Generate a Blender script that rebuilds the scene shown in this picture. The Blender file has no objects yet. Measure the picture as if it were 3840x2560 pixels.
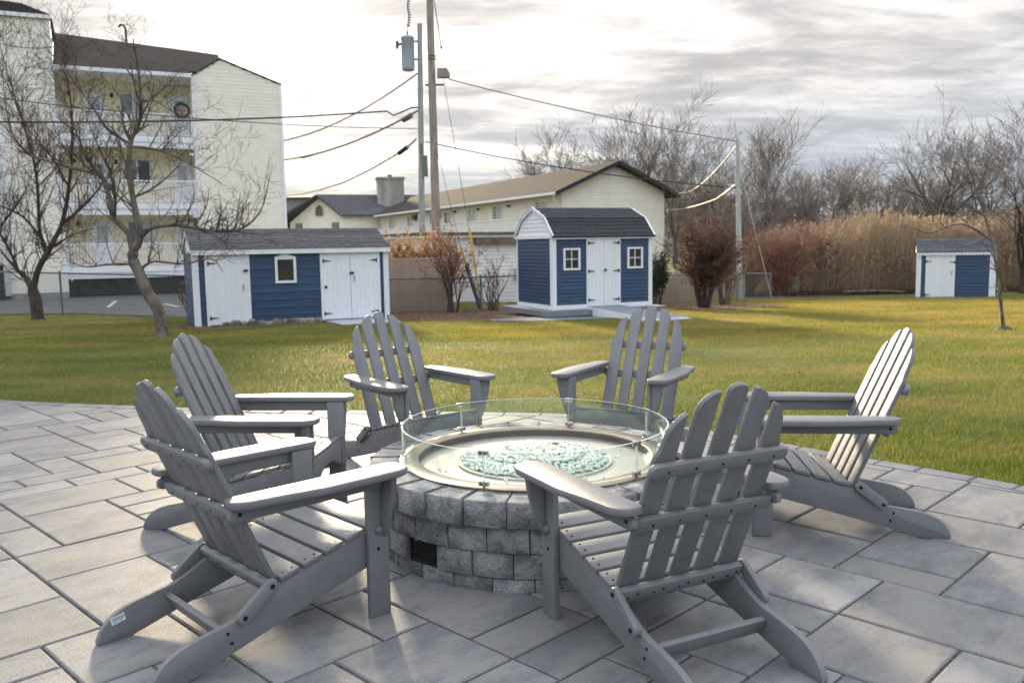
import bpy, bmesh, math, random
from mathutils import Vector, Matrix, noise as mnoise
R = math.radians
PI = math.pi
rnd = random.Random(7)
scene = bpy.context.scene
COL = scene.collection

# ------------------------------------------------------------------ camera
CAM_H = 1.378
pitch, roll = R(6.308), R(-0.94)
fw = Vector((0, math.cos(pitch), -math.sin(pitch)))
up0 = Vector((0, math.sin(pitch), math.cos(pitch)))
rt0 = Vector((1, 0, 0))
rt = math.cos(roll) * rt0 + math.sin(roll) * up0
up = -math.sin(roll) * rt0 + math.cos(roll) * up0
camd = bpy.data.cameras.new('camera')
camd.sensor_width = 36
camd.lens = 30.53
camd.clip_start = 0.05
camd.clip_end = 3000
camd.dof.use_dof = True
camd.dof.focus_distance = 3.7
camd.dof.aperture_fstop = 5.0
cam = bpy.data.objects.new('camera', camd)
COL.objects.link(cam)
M = Matrix((( rt.x, up.x, -fw.x, 0), (rt.y, up.y, -fw.y, 0), (rt.z, up.z, -fw.z, CAM_H), (0, 0, 0, 1)))
cam.matrix_world = M
scene.camera = cam

# ------------------------------------------------------------------ light
SUN_AZ, SUN_EL = -14.6, 14.2            # degrees from +Y (clockwise positive), elevation
sd = Vector((math.sin(R(SUN_AZ)) * math.cos(R(SUN_EL)), math.cos(R(SUN_AZ)) * math.cos(R(SUN_EL)), math.sin(R(SUN_EL))))
sund = bpy.data.lights.new('sun', 'SUN')
sund.energy = 1.9
sund.angle = R(5.0)
sund.color = (1.0, 0.82, 0.58)
sun = bpy.data.objects.new('sun', sund)
COL.objects.link(sun)
sun.rotation_euler = sd.to_track_quat('Z', 'Y').to_euler()
sun.location = sd * 60

world = bpy.data.worlds.new('World')
scene.world = world
world.use_nodes = True
wn, wl = world.node_tree.nodes, world.node_tree.links
wn.clear()
def N(nt, t, **kw):
    n = nt.nodes.new(t)
    for k, v in kw.items():
        if k.startswith('i_'):
            key = k[2:]
            n.inputs[int(key) if key.isdigit() else key.replace('_', ' ')].default_value = v
        else:
            setattr(n, k, v)
    return n
def math_(nt, op, a, b=None, clamp=False):
    n = nt.nodes.new('ShaderNodeMath'); n.operation = op; n.use_clamp = clamp
    for i, v in enumerate((a, b)):
        if v is None: continue
        if isinstance(v, (int, float)): n.inputs[i].default_value = v
        else: nt.links.new(v, n.inputs[i])
    return n.outputs[0]
def mixc(nt, f, a, b, blend='MIX'):
    n = nt.nodes.new('ShaderNodeMix'); n.data_type = 'RGBA'; n.blend_type = blend; n.clamp_factor = True
    for s, v in ((n.inputs[0], f), (n.inputs[6], a), (n.inputs[7], b)):
        if isinstance(v, (int, float)): s.default_value = v
        elif isinstance(v, tuple): s.default_value = v if len(v) == 4 else v + (1,)
        else: nt.links.new(v, s)
    return n.outputs[2]
def ramp(nt, f, p0, p1, smooth=True):
    n = nt.nodes.new('ShaderNodeMapRange'); n.interpolation_type = 'SMOOTHSTEP' if smooth else 'LINEAR'; n.clamp = True
    nt.links.new(f, n.inputs[0]); n.inputs[1].default_value = p0; n.inputs[2].default_value = p1
    return n.outputs[0]
wt = world.node_tree
tc = N(wt, 'ShaderNodeTexCoord')
sky = N(wt, 'ShaderNodeTexSky', sky_type='NISHITA', sun_disc=False, sun_elevation=R(SUN_EL), sun_rotation=R(SUN_AZ), altitude=20.0, air_density=1.0, dust_density=0.7, ozone_density=1.5)
skyl = mixc(wt, 1.0, sky.outputs[0], (0.05, 0.05, 0.05), 'MULTIPLY')
sep = N(wt, 'ShaderNodeSeparateXYZ'); wl.new(tc.outputs['Generated'], sep.inputs[0])
zz = math_(wt, 'ADD', math_(wt, 'MAXIMUM', sep.outputs[2], 0.0), 0.13)
cx = math_(wt, 'DIVIDE', sep.outputs[0], zz)
cy = math_(wt, 'DIVIDE', sep.outputs[1], zz)
cmb = N(wt, 'ShaderNodeCombineXYZ'); wl.new(cx, cmb.inputs[0]); wl.new(cy, cmb.inputs[1])
def wnoise(scale, stretch, detail, rough, off=0.0, dist=0.0):
    mp = N(wt, 'ShaderNodeMapping'); mp.inputs['Scale'].default_value = stretch; mp.inputs['Location'].default_value = (off, off * .7, off); mp.inputs['Rotation'].default_value = (0, 0, R(-14))
    wl.new(cmb.outputs[0], mp.inputs[0])
    n = N(wt, 'ShaderNodeTexNoise'); n.inputs['Scale'].default_value = scale; n.inputs['Detail'].default_value = detail; n.inputs['Roughness'].default_value = rough; n.inputs['Distortion'].default_value = dist
    wl.new(mp.outputs[0], n.inputs['Vector']); return n.outputs[0]
n1 = wnoise(0.62, (0.8, 1.25, 1), 6, 0.58, 3.1, 0.5)
n2 = wnoise(1.7, (0.7, 1.3, 1), 5, 0.6, 9.4, 0.4)
n3 = wnoise(5.0, (0.65, 1.3, 1), 4, 0.6, 1.7, 0.5)
cov = ramp(wt, math_(wt, 'ADD', math_(wt, 'MULTIPLY', n1, 0.75), math_(wt, 'MULTIPLY', n2, 0.25)), 0.32, 0.50)
cov = math_(wt, 'ADD', math_(wt, 'MULTIPLY', cov, 0.20), 0.77)
el = math_(wt, 'MAXIMUM', sep.outputs[2], 0.0)
low = ramp(wt, el, 0.20, 0.02)
dens = math_(wt, 'ADD', math_(wt, 'ADD', math_(wt, 'MULTIPLY', n2, 0.5), math_(wt, 'MULTIPLY', n1, 0.32)), math_(wt, 'MULTIPLY', n3, 0.18))
thick = ramp(wt, math_(wt, 'ADD', dens, math_(wt, 'MULTIPLY', low, 0.055)), 0.43, 0.585)
dotn = N(wt, 'ShaderNodeVectorMath', operation='DOT_PRODUCT'); wl.new(tc.outputs['Generated'], dotn.inputs[0]); dotn.inputs[1].default_value = sd
dp = math_(wt, 'MAXIMUM', dotn.outputs['Value'], 0.0)
g1 = math_(wt, 'POWER', dp, 190.0)
g2 = math_(wt, 'POWER', dp, 12.0)
side = ramp(wt, dotn.outputs['Value'], 0.86, 0.25)     # cloud lit from the far side turns blue-grey away from the sun
ccol = mixc(wt, thick, mixc(wt, side, (0.192, 0.181, 0.172), (0.166, 0.178, 0.198)), mixc(wt, side, (0.098, 0.094, 0.094), (0.098, 0.107, 0.122)))
ccol = mixc(wt, math_(wt, 'MULTIPLY', low, 0.75), ccol, (0.118, 0.138, 0.170))
# overcast skies brighten towards the zenith (1 + 2 sin elevation)
ov = math_(wt, 'ADD', math_(wt, 'MULTIPLY', el, 2.3), 0.82)
ovc = N(wt, 'ShaderNodeCombineColor')
for i in range(3): wl.new(ov, ovc.inputs[i])
ccol = mixc(wt, 1.0, ccol, ovc.outputs[0], 'MULTIPLY')
gl = N(wt, 'ShaderNodeCombineColor')
for i, (a, b) in enumerate(((0.95, 0.035), (0.86, 0.031), (0.74, 0.026))):
    wl.new(math_(wt, 'ADD', math_(wt, 'MULTIPLY', g1, a), math_(wt, 'MULTIPLY', g2, b)), gl.inputs[i])
glow = mixc(wt, math_(wt, 'SUBTRACT', 1.0, math_(wt, 'MULTIPLY', thick, 0.85)), (0, 0, 0), gl.outputs[0])
ccol = mixc(wt, 1.0, ccol, glow, 'ADD')
final = mixc(wt, cov, skyl, ccol)
bg = N(wt, 'ShaderNodeBackground'); wl.new(final, bg.inputs[0]); bg.inputs[1].default_value = 1.0
wo = N(wt, 'ShaderNodeOutputWorld'); wl.new(bg.outputs[0], wo.inputs[0])

scene.view_settings.view_transform = 'Standard'
scene.view_settings.look = 'None'
scene.view_settings.gamma = 1.0
scene.view_settings.use_curve_mapping = False
scene.view_settings.exposure = 2.2
scene.render.engine = 'CYCLES'
scene.cycles.use_denoising = True
scene.cycles.denoiser = 'OPENIMAGEDENOISE'
scene.cycles.max_bounces = 10
scene.cycles.transparent_max_bounces = 24
scene.cycles.sample_clamp_indirect = 6.0

# ------------------------------------------------------------------ materials
MATS = {}
def mat(name, c1, c2=None, scale=6.0, rough=0.7, bump=0.0, bscale=60.0, bdist=0.01, metal=0.0, spec=0.5, stretch=(1, 1, 1),
        lo=0.38, hi=0.62, rvar=0.0, speck=None, sscale=250.0, coord='Object', rot=(0, 0, 0), detail=6, c3=None, scale3=1.0, trans=0.0, coat=0.0, sslo=0.62, nrough=.6, stain=None):
    m = bpy.data.materials.new(name); m.use_nodes = True
    nt = m.node_tree; b = nt.nodes['Principled BSDF']
    t = N(nt, 'ShaderNodeTexCoord'); mp = N(nt, 'ShaderNodeMapping'); mp.inputs['Scale'].default_value = stretch; mp.inputs['Rotation'].default_value = rot
    nt.links.new(t.outputs[coord], mp.inputs[0])
    oi = N(nt, 'ShaderNodeObjectInfo')
    vec = mp.outputs[0]
    if rvar:
        va = N(nt, 'ShaderNodeVectorMath', operation='ADD'); nt.links.new(vec, va.inputs[0])
        sc_ = N(nt, 'ShaderNodeVectorMath', operation='SCALE'); sc_.inputs[0].default_value = (37.0, 91.0, 53.0); nt.links.new(oi.outputs['Random'], sc_.inputs['Scale'])
        nt.links.new(sc_.outputs[0], va.inputs[1]); vec = va.outputs[0]
    def nz(s, d=6, r=.6):
        n = N(nt, 'ShaderNodeTexNoise'); n.inputs['Scale'].default_value = s; n.inputs['Detail'].default_value = d; n.inputs['Roughness'].default_value = r
        nt.links.new(vec, n.inputs['Vector']); return n.outputs[0]
    col = None
    if c2 is None: c2 = tuple(x * .82 for x in c1)
    f = ramp(nt, nz(scale, detail, nrough), lo, hi)
    col = mixc(nt, f, c1, c2)
    if c3:
        col = mixc(nt, ramp(nt, nz(scale3, 4), .45, .65), col, c3)
    if stain:
        col = mixc(nt, math_(nt, 'MULTIPLY', ramp(nt, nz(scale * 3.3, 9, .72), .5, .74), .75), col, stain)
    if speck:
        col = mixc(nt, ramp(nt, nz(sscale, 2), sslo, sslo + .06), col, speck)
    if rvar:
        hv = math_(nt, 'ADD', math_(nt, 'MULTIPLY', oi.outputs['Random'], 2 * rvar), 1 - rvar)
        cc = N(nt, 'ShaderNodeCombineColor')
        for i in range(3): nt.links.new(hv, cc.inputs[i])
        col = mixc(nt, 1.0, col, cc.outputs[0], 'MULTIPLY')
    nt.links.new(col, b.inputs['Base Color'])
    b.inputs['Roughness'].default_value = rough; b.inputs['Metallic'].default_value = metal
    b.inputs['Specular IOR Level'].default_value = spec
    if trans: b.inputs['Transmission Weight'].default_value = trans
    if coat: b.inputs['Coat Weight'].default_value = coat
    if bump:
        bp = N(nt, 'ShaderNodeBump'); bp.inputs['Strength'].default_value = bump; bp.inputs['Distance'].default_value = bdist
        nt.links.new(nz(bscale, 4), bp.inputs['Height']); nt.links.new(bp.outputs[0], b.inputs['Normal'])
    MATS[name] = m
    return m
mat('hdpe', (.176, .178, .184), (.160, .162, .168), scale=16, rough=.46, bump=.8, bscale=210, bdist=.0025, spec=.45, rvar=.08, speck=(.20, .20, .205), sscale=500, sslo=.6)
mat('screw', (.02, .02, .022), rough=.4, metal=.6)
mat('knob', (.15, .155, .165), rough=.45)
mat('badge', (.45, .40, .30), (.35, .30, .2), rough=.3, metal=.8)
mat('badge_fill', (.16, .16, .15), rough=.5)
mat('sticker', (.82, .84, .88), (.78, .80, .85), rough=.5)
mat('ink', (.03, .03, .035), rough=.6)
mat('paver', (.208, .210, .214), (.118, .122, .131), scale=2.6, rough=.62, bump=.9, bscale=140, bdist=.0035, stretch=(.9, 1.7, 1), lo=.38, hi=.64, rvar=.15, speck=(.32, .315, .305), sscale=240, c3=(.212, .203, .190), scale3=1.7, spec=.35, sslo=.60, nrough=.70, detail=10, stain=(.098, .099, .105))
mat('border_paver', (.165, .170, .182), (.112, .116, .126), scale=4, rough=.7, bump=.4, bscale=180, bdist=.002, rvar=.16, speck=(.24, .24, .24), sscale=400)
mat('joint_sand', (.105, .10, .094), (.055, .053, .05), scale=40, rough=.95, bump=.6, bscale=300, bdist=.003)
mat('block', (.33, .33, .325), (.105, .112, .125), scale=8, rough=.85, bump=1.0, bscale=60, bdist=.016, rvar=.17, speck=(.58, .56, .52), sscale=190, lo=.34, hi=.66, sslo=.64)
mat('block_top', (.27, .27, .27), (.17, .175, .185), scale=8, rough=.8, bump=.7, bscale=110, bdist=.006, rvar=.12, speck=(.40, .39, .37), sscale=160)
mat('steel', (.80, .775, .72), (.72, .70, .65), scale=3, rough=.33, metal=1.0, stretch=(1, 30, 1), bump=.06, bscale=90, bdist=.001)
mat('steel_ring', (.36, .32, .27), (.28, .25, .21), scale=12, rough=.36, metal=.9)
mat('steel_dark', (.12, .115, .105), rough=.5, metal=.8)
mat('clip', (.62, .61, .58), (.5, .49, .47), rough=.28, metal=1.0)
mat('black_metal', (.012, .012, .013), rough=.45)
mat('wire_black', (.03, .028, .026), rough=.7)
mat('wire_tan', (.40, .30, .20), rough=.6)
mat('wire_white', (.62, .58, .5), rough=.5)
mat('navy', (.024, .064, .132), (.019, .052, .110), scale=3, rough=.42, bump=.12, bscale=90, bdist=.002, stretch=(1, 1, 6), rvar=.12)
mat('white_paint', (.83, .84, .86), (.77, .78, .80), scale=4, rough=.5, bump=.06, bscale=60)
mat('white_door', (.82, .83, .855), (.785, .795, .82), scale=5, rough=.5, rvar=.02)
mat('white_worn', (.79, .795, .805), (.71, .70, .675), scale=6, rough=.55, rvar=.02, stretch=(3, 3, .5), lo=.5, hi=.8)
mat('shingle_grey', (.105, .10, .10), (.055, .054, .058), scale=7, rough=.9, bump=.6, bscale=200, rvar=.2, stretch=(1.5, 4, 4), lo=.42, hi=.58)
mat('shingle_dark', (.034, .036, .042), (.022, .024, .03), scale=7, rough=.9, bump=.6, bscale=200, rvar=.2, stretch=(1, 4, 4))
mat('shingle_blue', (.085, .092, .11), (.05, .056, .07), scale=7, rough=.9, bump=.5, bscale=200, rvar=.25)
mat('shingle_brown', (.075, .064, .055), (.052, .046, .041), scale=3, rough=1.0, stretch=(1, 5, 5), bump=.4, bscale=20, spec=.08)
mat('shingle_char', (.105, .10, .105), (.075, .072, .078), scale=3, rough=.9, bump=.4, bscale=20)
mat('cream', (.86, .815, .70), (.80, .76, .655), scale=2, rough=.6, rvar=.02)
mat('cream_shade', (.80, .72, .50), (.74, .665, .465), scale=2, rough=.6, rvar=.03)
mat('offwhite', (.76, .76, .75), (.70, .70, .69), scale=2, rough=.6)
mat('white_trim', (.82, .83, .85), (.77, .78, .80), scale=3, rough=.5)
mat('concrete', (.31, .30, .28), (.21, .205, .195), scale=2.2, rough=.9, bump=.3, bscale=30, stretch=(1, 1, .5))
mat('slab_grey', (.20, .215, .235), (.165, .178, .195), scale=4, rough=.7)
mat('ramp_grey', (.36, .385, .42), (.30, .32, .355), scale=5, rough=.6)
mat('chimney', (.40, .385, .345), (.27, .255, .225), scale=.8, rough=.9, stretch=(1, 1, .25))
mat('glass_dark', (.022, .022, .02), (.045, .04, .034), scale=1.5, rough=.08, spec=.6)
mat('glass_pale', (.10, .115, .115), (.20, .215, .21), scale=.9, rough=.1, spec=.7)
mat('curtain', (.52, .53, .52), (.42, .43, .43), rough=.7)
mat('wood_pole', (.40, .335, .285), (.25, .20, .165), scale=3, rough=.9, stretch=(6, 6, .6), bump=.6, bscale=30, speck=(.14, .10, .08), sscale=14)
mat('grey_pole', (.40, .40, .385), (.27, .272, .265), scale=3, rough=.9, stretch=(7, 7, .5), bump=.5, bscale=30)
mat('pale_pole', (.50, .50, .48), (.36, .36, .35), scale=3, rough=.9, stretch=(7, 7, .5), bump=.5, bscale=30)
mat('transformer', (.38, .43, .47), (.33, .37, .40), scale=2, rough=.5)
mat('box_green', (.17, .19, .14), rough=.6)
mat('yellow', (.62, .42, .04), (.5, .33, .03), rough=.5)
mat('fence_metal', (.17, .21, .22), (.12, .15, .155), scale=6, rough=.5, metal=.3)
mat('chain_wire', (.19, .22, .225), rough=.5, metal=.4)
mat('tan_screen', (.42, .31, .23), (.34, .245, .18), scale=1.2, rough=.85, stretch=(1, 1, .4))
mat('tan_screen_light', (.40, .285, .19), (.32, .22, .15), scale=1.2, rough=.85, stretch=(1, 1, .4))
mat('bark_apple', (.165, .125, .10), (.075, .06, .05), scale=16, rough=.9, bump=.8, bscale=40, bdist=.02, stretch=(1, 1, .5), c3=(.20, .175, .14), scale3=5)
mat('bark_dark', (.075, .055, .043), (.04, .03, .024), scale=10, rough=.9, bump=.6, bscale=30, bdist=.02, stretch=(1, 1, .4))
mat('bark_grey', (.115, .105, .10), (.06, .055, .052), scale=8, rough=.9, stretch=(1, 1, .4))
mat('twig_red', (.115, .07, .052), (.07, .044, .035), scale=5, rough=.85)
mat('twig_brown', (.105, .083, .068), (.07, .055, .046), scale=5, rough=.85)
mat('twig_far', (.20, .165, .14), (.15, .122, .105), scale=.6, rough=.9)  # lightened: the haze of distance is put into the twig colour
mat('dogwood', (.27, .125, .075), (.18, .09, .058), scale=1.2, rough=.8)
mat('leaf_rust', (.16, .075, .048), (.085, .042, .029), scale=3, rough=.75)
mat('leaf_rust_bright', (.30, .12, .045), (.17, .07, .03), scale=6, rough=.7)
mat('leaf_olive', (.17, .14, .03), (.11, .09, .025), scale=4, rough=.7)
mat('leaf_gold', (.60, .39, .21), (.46, .27, .13), scale=3, rough=.8)
mat('leaf_green', (.035, .06, .022), (.02, .038, .016), scale=5, rough=.6)
mat('dead_leaf', (.33, .12, .035), (.22, .075, .02), scale=30, rough=.7)
mat('reed', (.44, .335, .21), (.30, .215, .13), scale=.55, rough=.85, stretch=(1, 1, .35), c3=(.35, .24, .15), scale3=.16)
mat('plume', (.46, .36, .25), (.34, .25, .165), scale=.7, rough=.9)
mat('soil', (.085, .06, .043), (.045, .033, .025), scale=5, rough=.95, bump=.8, bscale=25, bdist=.03, speck=(.15, .085, .05), sscale=22)
mat('gravel', (.21, .225, .25), (.10, .11, .125), scale=22, rough=.9, bump=1, bscale=24, bdist=.04)
mat('asphalt', (.115, .112, .108), (.085, .083, .08), scale=1.2, rough=.9, bump=.3, bscale=80)
mat('road_paint', (.62, .60, .55), (.45, .43, .40), scale=5, rough=.8)
mat('rock', (.25, .22, .175), (.13, .115, .095), scale=6, rough=.9, bump=.7, bscale=14, bdist=.03, rvar=.25)
mat('hill', (.085, .062, .045), (.045, .042, .03), scale=.05, rough=.95, bump=1, bscale=.4, bdist=1.5, c3=(.055, .052, .04), scale3=.02)
mat('wreath_green', (.02, .05, .02), rough=.8)
mat('ribbon', (.45, .02, .02), rough=.5)
mat('grey_house', (.26, .255, .275), (.22, .216, .235), scale=.5, rough=.7)
mat('lattice', (.5, .45, .36), (.4, .36, .28), rough=.8)
mat('drywood', (.19, .15, .11), (.10, .08, .06), scale=6, rough=.9, bump=.5, bscale=30)
mat('rim_glass', (.72, .80, .76), (.66, .75, .71), rough=.15, trans=.6, spec=.6)
for nm in ('leaf_rust', 'leaf_rust_bright', 'leaf_olive', 'leaf_gold', 'leaf_green'):
    MATS[nm].node_tree.nodes['Principled BSDF'].inputs['Subsurface Weight'].default_value = 0.0
def glass_mat(name, tint, refl=1.0):
    m = bpy.data.materials.new(name); m.use_nodes = True; nt = m.node_tree; nt.nodes.clear()
    o = N(nt, 'ShaderNodeOutputMaterial'); t = N(nt, 'ShaderNodeBsdfTransparent'); t.inputs[0].default_value = tint + (1,)
    g = N(nt, 'ShaderNodeBsdfGlossy'); g.inputs['Roughness'].default_value = .02; g.inputs[0].default_value = (.95, 1, .98, 1)
    lw = N(nt, 'ShaderNodeLayerWeight'); lw.inputs[0].default_value = .5
    mx = N(nt, 'ShaderNodeMixShader')
    nt.links.new(math_(nt, 'ADD', math_(nt, 'MULTIPLY', math_(nt, 'POWER', lw.outputs['Facing'], 5.0), .9 * refl), .04 * refl), mx.inputs[0]); nt.links.new(t.outputs[0], mx.inputs[1]); nt.links.new(g.outputs[0], mx.inputs[2]); nt.links.new(mx.outputs[0], o.inputs[0])
    MATS[name] = m
glass_mat('guard_glass', (.93, .965, .95))
def bead_mat():
    m = bpy.data.materials.new('fire_bead'); m.use_nodes = True; nt = m.node_tree; b = nt.nodes['Principled BSDF']
    ge = N(nt, 'ShaderNodeNewGeometry')
    c = mixc(nt, ramp(nt, ge.outputs['Random Per Island'], .2, .8, False), (.74, .88, .77), (.98, .99, .95))
    nt.links.new(c, b.inputs['Base Color']); b.inputs['Roughness'].default_value = .06; b.inputs['Transmission Weight'].default_value = .45; b.inputs['IOR'].default_value = 1.48; b.inputs['Specular IOR Level'].default_value = .6
    MATS['fire_bead'] = m
bead_mat()
def lawn_mat(name, blade=False):
    m = bpy.data.materials.new(name); m.use_nodes = True; nt = m.node_tree; b = nt.nodes['Principled BSDF']
    t = N(nt, 'ShaderNodeTexCoord')
    def nz(s, d=5, st=(1, 1, 1), r=.6):
        mp = N(nt, 'ShaderNodeMapping'); mp.inputs['Scale'].default_value = st; nt.links.new(t.outputs['Object'], mp.inputs[0])
        n = N(nt, 'ShaderNodeTexNoise'); n.inputs['Scale'].default_value = s; n.inputs['Detail'].default_value = d; n.inputs['Roughness'].default_value = r
        nt.links.new(mp.outputs[0], n.inputs['Vector']); return n.outputs[0]
    sx = N(nt, 'ShaderNodeSeparateXYZ'); nt.links.new(t.outputs['Object'], sx.inputs[0])
    # the lawn is greener by the patio and beds, more straw-coloured out in the open
    far = ramp(nt, math_(nt, 'ADD', sx.outputs[1], math_(nt, 'MULTIPLY', sx.outputs[0], .55)), 9, 27)
    g = mixc(nt, ramp(nt, nz(1.1), .35, .65), (.112, .155, .039), (.166, .190, .052))
    st = mixc(nt, ramp(nt, nz(.7), .35, .65), (.305, .255, .092), (.40, .305, .15))
    f = math_(nt, 'ADD', math_(nt, 'MULTIPLY', far, .55), math_(nt, 'MULTIPLY', ramp(nt, nz(.45, 6, (.6, 1.3, 1)), .41, .64), .60), True)
    c = mixc(nt, f, g, st)
    c = mixc(nt, math_(nt, 'MULTIPLY', ramp(nt, nz(9, 4), .5, .72), .5), c, (.095, .135, .020))
    if blade:
        ge = N(nt, 'ShaderNodeNewGeometry')
        c = mixc(nt, math_(nt, 'MULTIPLY', ramp(nt, ge.outputs['Random Per Island'], .72, .98), .8), c, (.36, .30, .10))
        c = mixc(nt, math_(nt, 'MULTIPLY', ramp(nt, ge.outputs['Random Per Island'], .3, .0), .6), c, (.09, .14, .02))
    else:
        c = mixc(nt, math_(nt, 'MULTIPLY', ramp(nt, nz(70, 3), .40, .62), .85), c, (.068, .095, .02))
        bp = N(nt, 'ShaderNodeBump'); bp.inputs['Strength'].default_value = .9; bp.inputs['Distance'].default_value = .05
        nt.links.new(math_(nt, 'ADD', nz(45, 4), math_(nt, 'MULTIPLY', nz(6, 4), 1.5)), bp.inputs['Height']); nt.links.new(bp.outputs[0], b.inputs['Normal'])
    if not blade: c = mixc(nt, 1.0, c, (.72, .74, .70), 'MULTIPLY')   # darker thatch, plus shade between the blades put into the colour
    nt.links.new(c, b.inputs['Base Color']); b.inputs['Roughness'].default_value = .75; b.inputs['Specular IOR Level'].default_value = .25
    if blade:
        # thin blades let some of the low sun through
        tr = N(nt, 'ShaderNodeBsdfTranslucent'); nt.links.new(mixc(nt, 1.0, c, (1.3, 1.25, .8), 'MULTIPLY'), tr.inputs[0])
        mx = N(nt, 'ShaderNodeMixShader'); mx.inputs[0].default_value = .52
        nt.links.new(b.outputs[0], mx.inputs[1]); nt.links.new(tr.outputs[0], mx.inputs[2]); nt.links.new(mx.outputs[0], nt.nodes['Material Output'].inputs[0])
    MATS[name] = m
lawn_mat('lawn'); lawn_mat('blade', True)
def add_translucent(nm, w):
    m = MATS[nm]; nt = m.node_tree; b = nt.nodes['Principled BSDF']
    src = b.inputs['Base Color'].links[0].from_socket
    tr = N(nt, 'ShaderNodeBsdfTranslucent'); nt.links.new(src, tr.inputs[0])
    mx = N(nt, 'ShaderNodeMixShader'); mx.inputs[0].default_value = w
    nt.links.new(b.outputs[0], mx.inputs[1]); nt.links.new(tr.outputs[0], mx.inputs[2]); nt.links.new(mx.outputs[0], nt.nodes['Material Output'].inputs[0])
for nm in ('leaf_rust', 'leaf_rust_bright', 'leaf_olive', 'leaf_gold', 'dead_leaf', 'reed', 'plume'): add_translucent(nm, .35)

# ------------------------------------------------------------------ mesh helpers
class MB:
    def __init__(s): s.v = []; s.f = []
    def add(s, vs, fs):
        n = len(s.v); s.v.extend(vs); s.f.extend([tuple(i + n for i in f) for f in fs])
    def box(s, x0, x1, y0, y1, z0, z1):
        s.add([(x0, y0, z0), (x1, y0, z0), (x1, y1, z0), (x0, y1, z0), (x0, y0, z1), (x1, y0, z1), (x1, y1, z1), (x0, y1, z1)],
              [(0, 3, 2, 1), (4, 5, 6, 7), (0, 1, 5, 4), (1, 2, 6, 5), (2, 3, 7, 6), (3, 0, 4, 7)])
    def beam(s, a, b, w, h, upv=(0, 0, 1)):
        a, b = Vector(a), Vector(b); d = (b - a).normalized(); u = Vector(upv)
        x = d.cross(u)
        if x.length < 1e-5: x = Vector((1, 0, 0))
        x.normalize(); y = x.cross(d); x *= w / 2; y *= h / 2
        vs = [p + q for p in (a, b) for q in (-x - y, x - y, x + y, -x + y)]
        s.add([tuple(v) for v in vs], [(0, 3, 2, 1), (4, 5, 6, 7), (0, 1, 5, 4), (1, 2, 6, 5), (2, 3, 7, 6), (3, 0, 4, 7)])
    def tube(s, pts, rad, n=6, cap=True):
        P_ = [Vector(p) for p in pts]
        k = len(P_)
        if isinstance(rad, (int, float)): rad = [rad] * k
        base = len(s.v)
        ref = None
        for i in range(k):
            d = (P_[min(i + 1, k - 1)] - P_[max(i - 1, 0)])
            if d.length < 1e-9: d = Vector((0, 0, 1))
            d.normalize()
            if ref is None:
                ref = Vector((1, 0, 0)) if abs(d.x) < .8 else Vector((0, 1, 0))
            x = ref - d * ref.dot(d)
            if x.length < 1e-6: x = d.orthogonal()
            x.normalize(); ref = x; y = d.cross(x); r = rad[i]
            for j in range(n):
                a = 2 * PI * j / n; c_, s_ = math.cos(a) * r, math.sin(a) * r
                s.v.append((P_[i].x + x.x * c_ + y.x * s_, P_[i].y + x.y * c_ + y.y * s_, P_[i].z + x.z * c_ + y.z * s_))
        for i in range(k - 1):
            for j in range(n):
                a = base + i * n + j; b = base + i * n + (j + 1) % n
                s.f.append((a, b, b + n, a + n))
        if cap and n > 2:
            s.f.append(tuple(base + j for j in reversed(range(n)))); s.f.append(tuple(base + (k - 1) * n + j for j in range(n)))
    def lathe(s, prof, n=32, c=(0, 0, 0)):
        base = len(s.v); k = len(prof)
        for i in range(n):
            a = 2 * PI * i / n
            for r, z in prof: s.v.append((c[0] + r * math.cos(a), c[1] + r * math.sin(a), c[2] + z))
        for i in range(n):
            for j in range(k - 1):
                a = base + i * k + j; b = base + ((i + 1) % n) * k + j
                s.f.append((a, b, b + 1, a + 1))
    def prism(s, poly, w0, w1, f):
        n = len(poly); base = len(s.v)
        for w in (w0, w1):
            for u, v in poly: s.v.append(tuple(f(u, v, w)))
        s.f.append(tuple(base + i for i in reversed(range(n)))); s.f.append(tuple(base + n + i for i in range(n)))
        for i in range(n):
            j = (i + 1) % n; s.f.append((base + i, base + j, base + n + j, base + n + i))
    def mesh(s, name, mats, smooth=None, bevel=0, seg=2, midx=None):
        me = bpy.data.meshes.new(name)
        me.from_pydata(s.v, [], s.f)
        bm = bmesh.new(); bm.from_mesh(me)
        if bevel:
            ed = [e for e in bm.edges if len(e.link_faces) == 2 and e.calc_face_angle(0) > R(40)]
            bmesh.ops.bevel(bm, geom=ed, offset=bevel, segments=seg, profile=.5, affect='EDGES', clamp_overlap=True)
        if len(s.f) < 60000: bmesh.ops.recalc_face_normals(bm, faces=bm.faces)
        bm.to_mesh(me); bm.free()
        if isinstance(mats, str): mats = [mats]
        for m_ in mats: me.materials.append(MATS[m_])
        if midx:
            for i, k in enumerate(midx): me.polygons[i].material_index = k
        if smooth is not None:
            me.polygons.foreach_set('use_smooth', [True] * len(me.polygons))
            if smooth < 179: me.set_sharp_from_angle(angle=R(smooth))
        me.update()
        return me
    def build(s, name, mats, parent=None, **k):
        me = s.mesh(name, mats, **k)
        return link(name, me, parent)
def link(name, me, parent=None, loc=None, rot=None):
    o = bpy.data.objects.new(name, me); COL.objects.link(o)
    if parent: o.parent = parent
    if loc is not None: o.location = loc
    if rot is not None: o.rotation_euler = rot
    return o
def tag(o, label=None, cat=None, group=None, kind=None):
    if label: o['label'] = label
    if cat: o['category'] = cat
    if group: o['group'] = group
    if kind: o['kind'] = kind
    return o
def thing(name, label, cat, loc=(0, 0, 0), rz=0, group=None):
    o = bpy.data.objects.new(name, None); COL.objects.link(o); o.location = loc; o.rotation_euler = (0, 0, rz)
    o.empty_display_size = .1
    return tag(o, label, cat, group)
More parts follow.
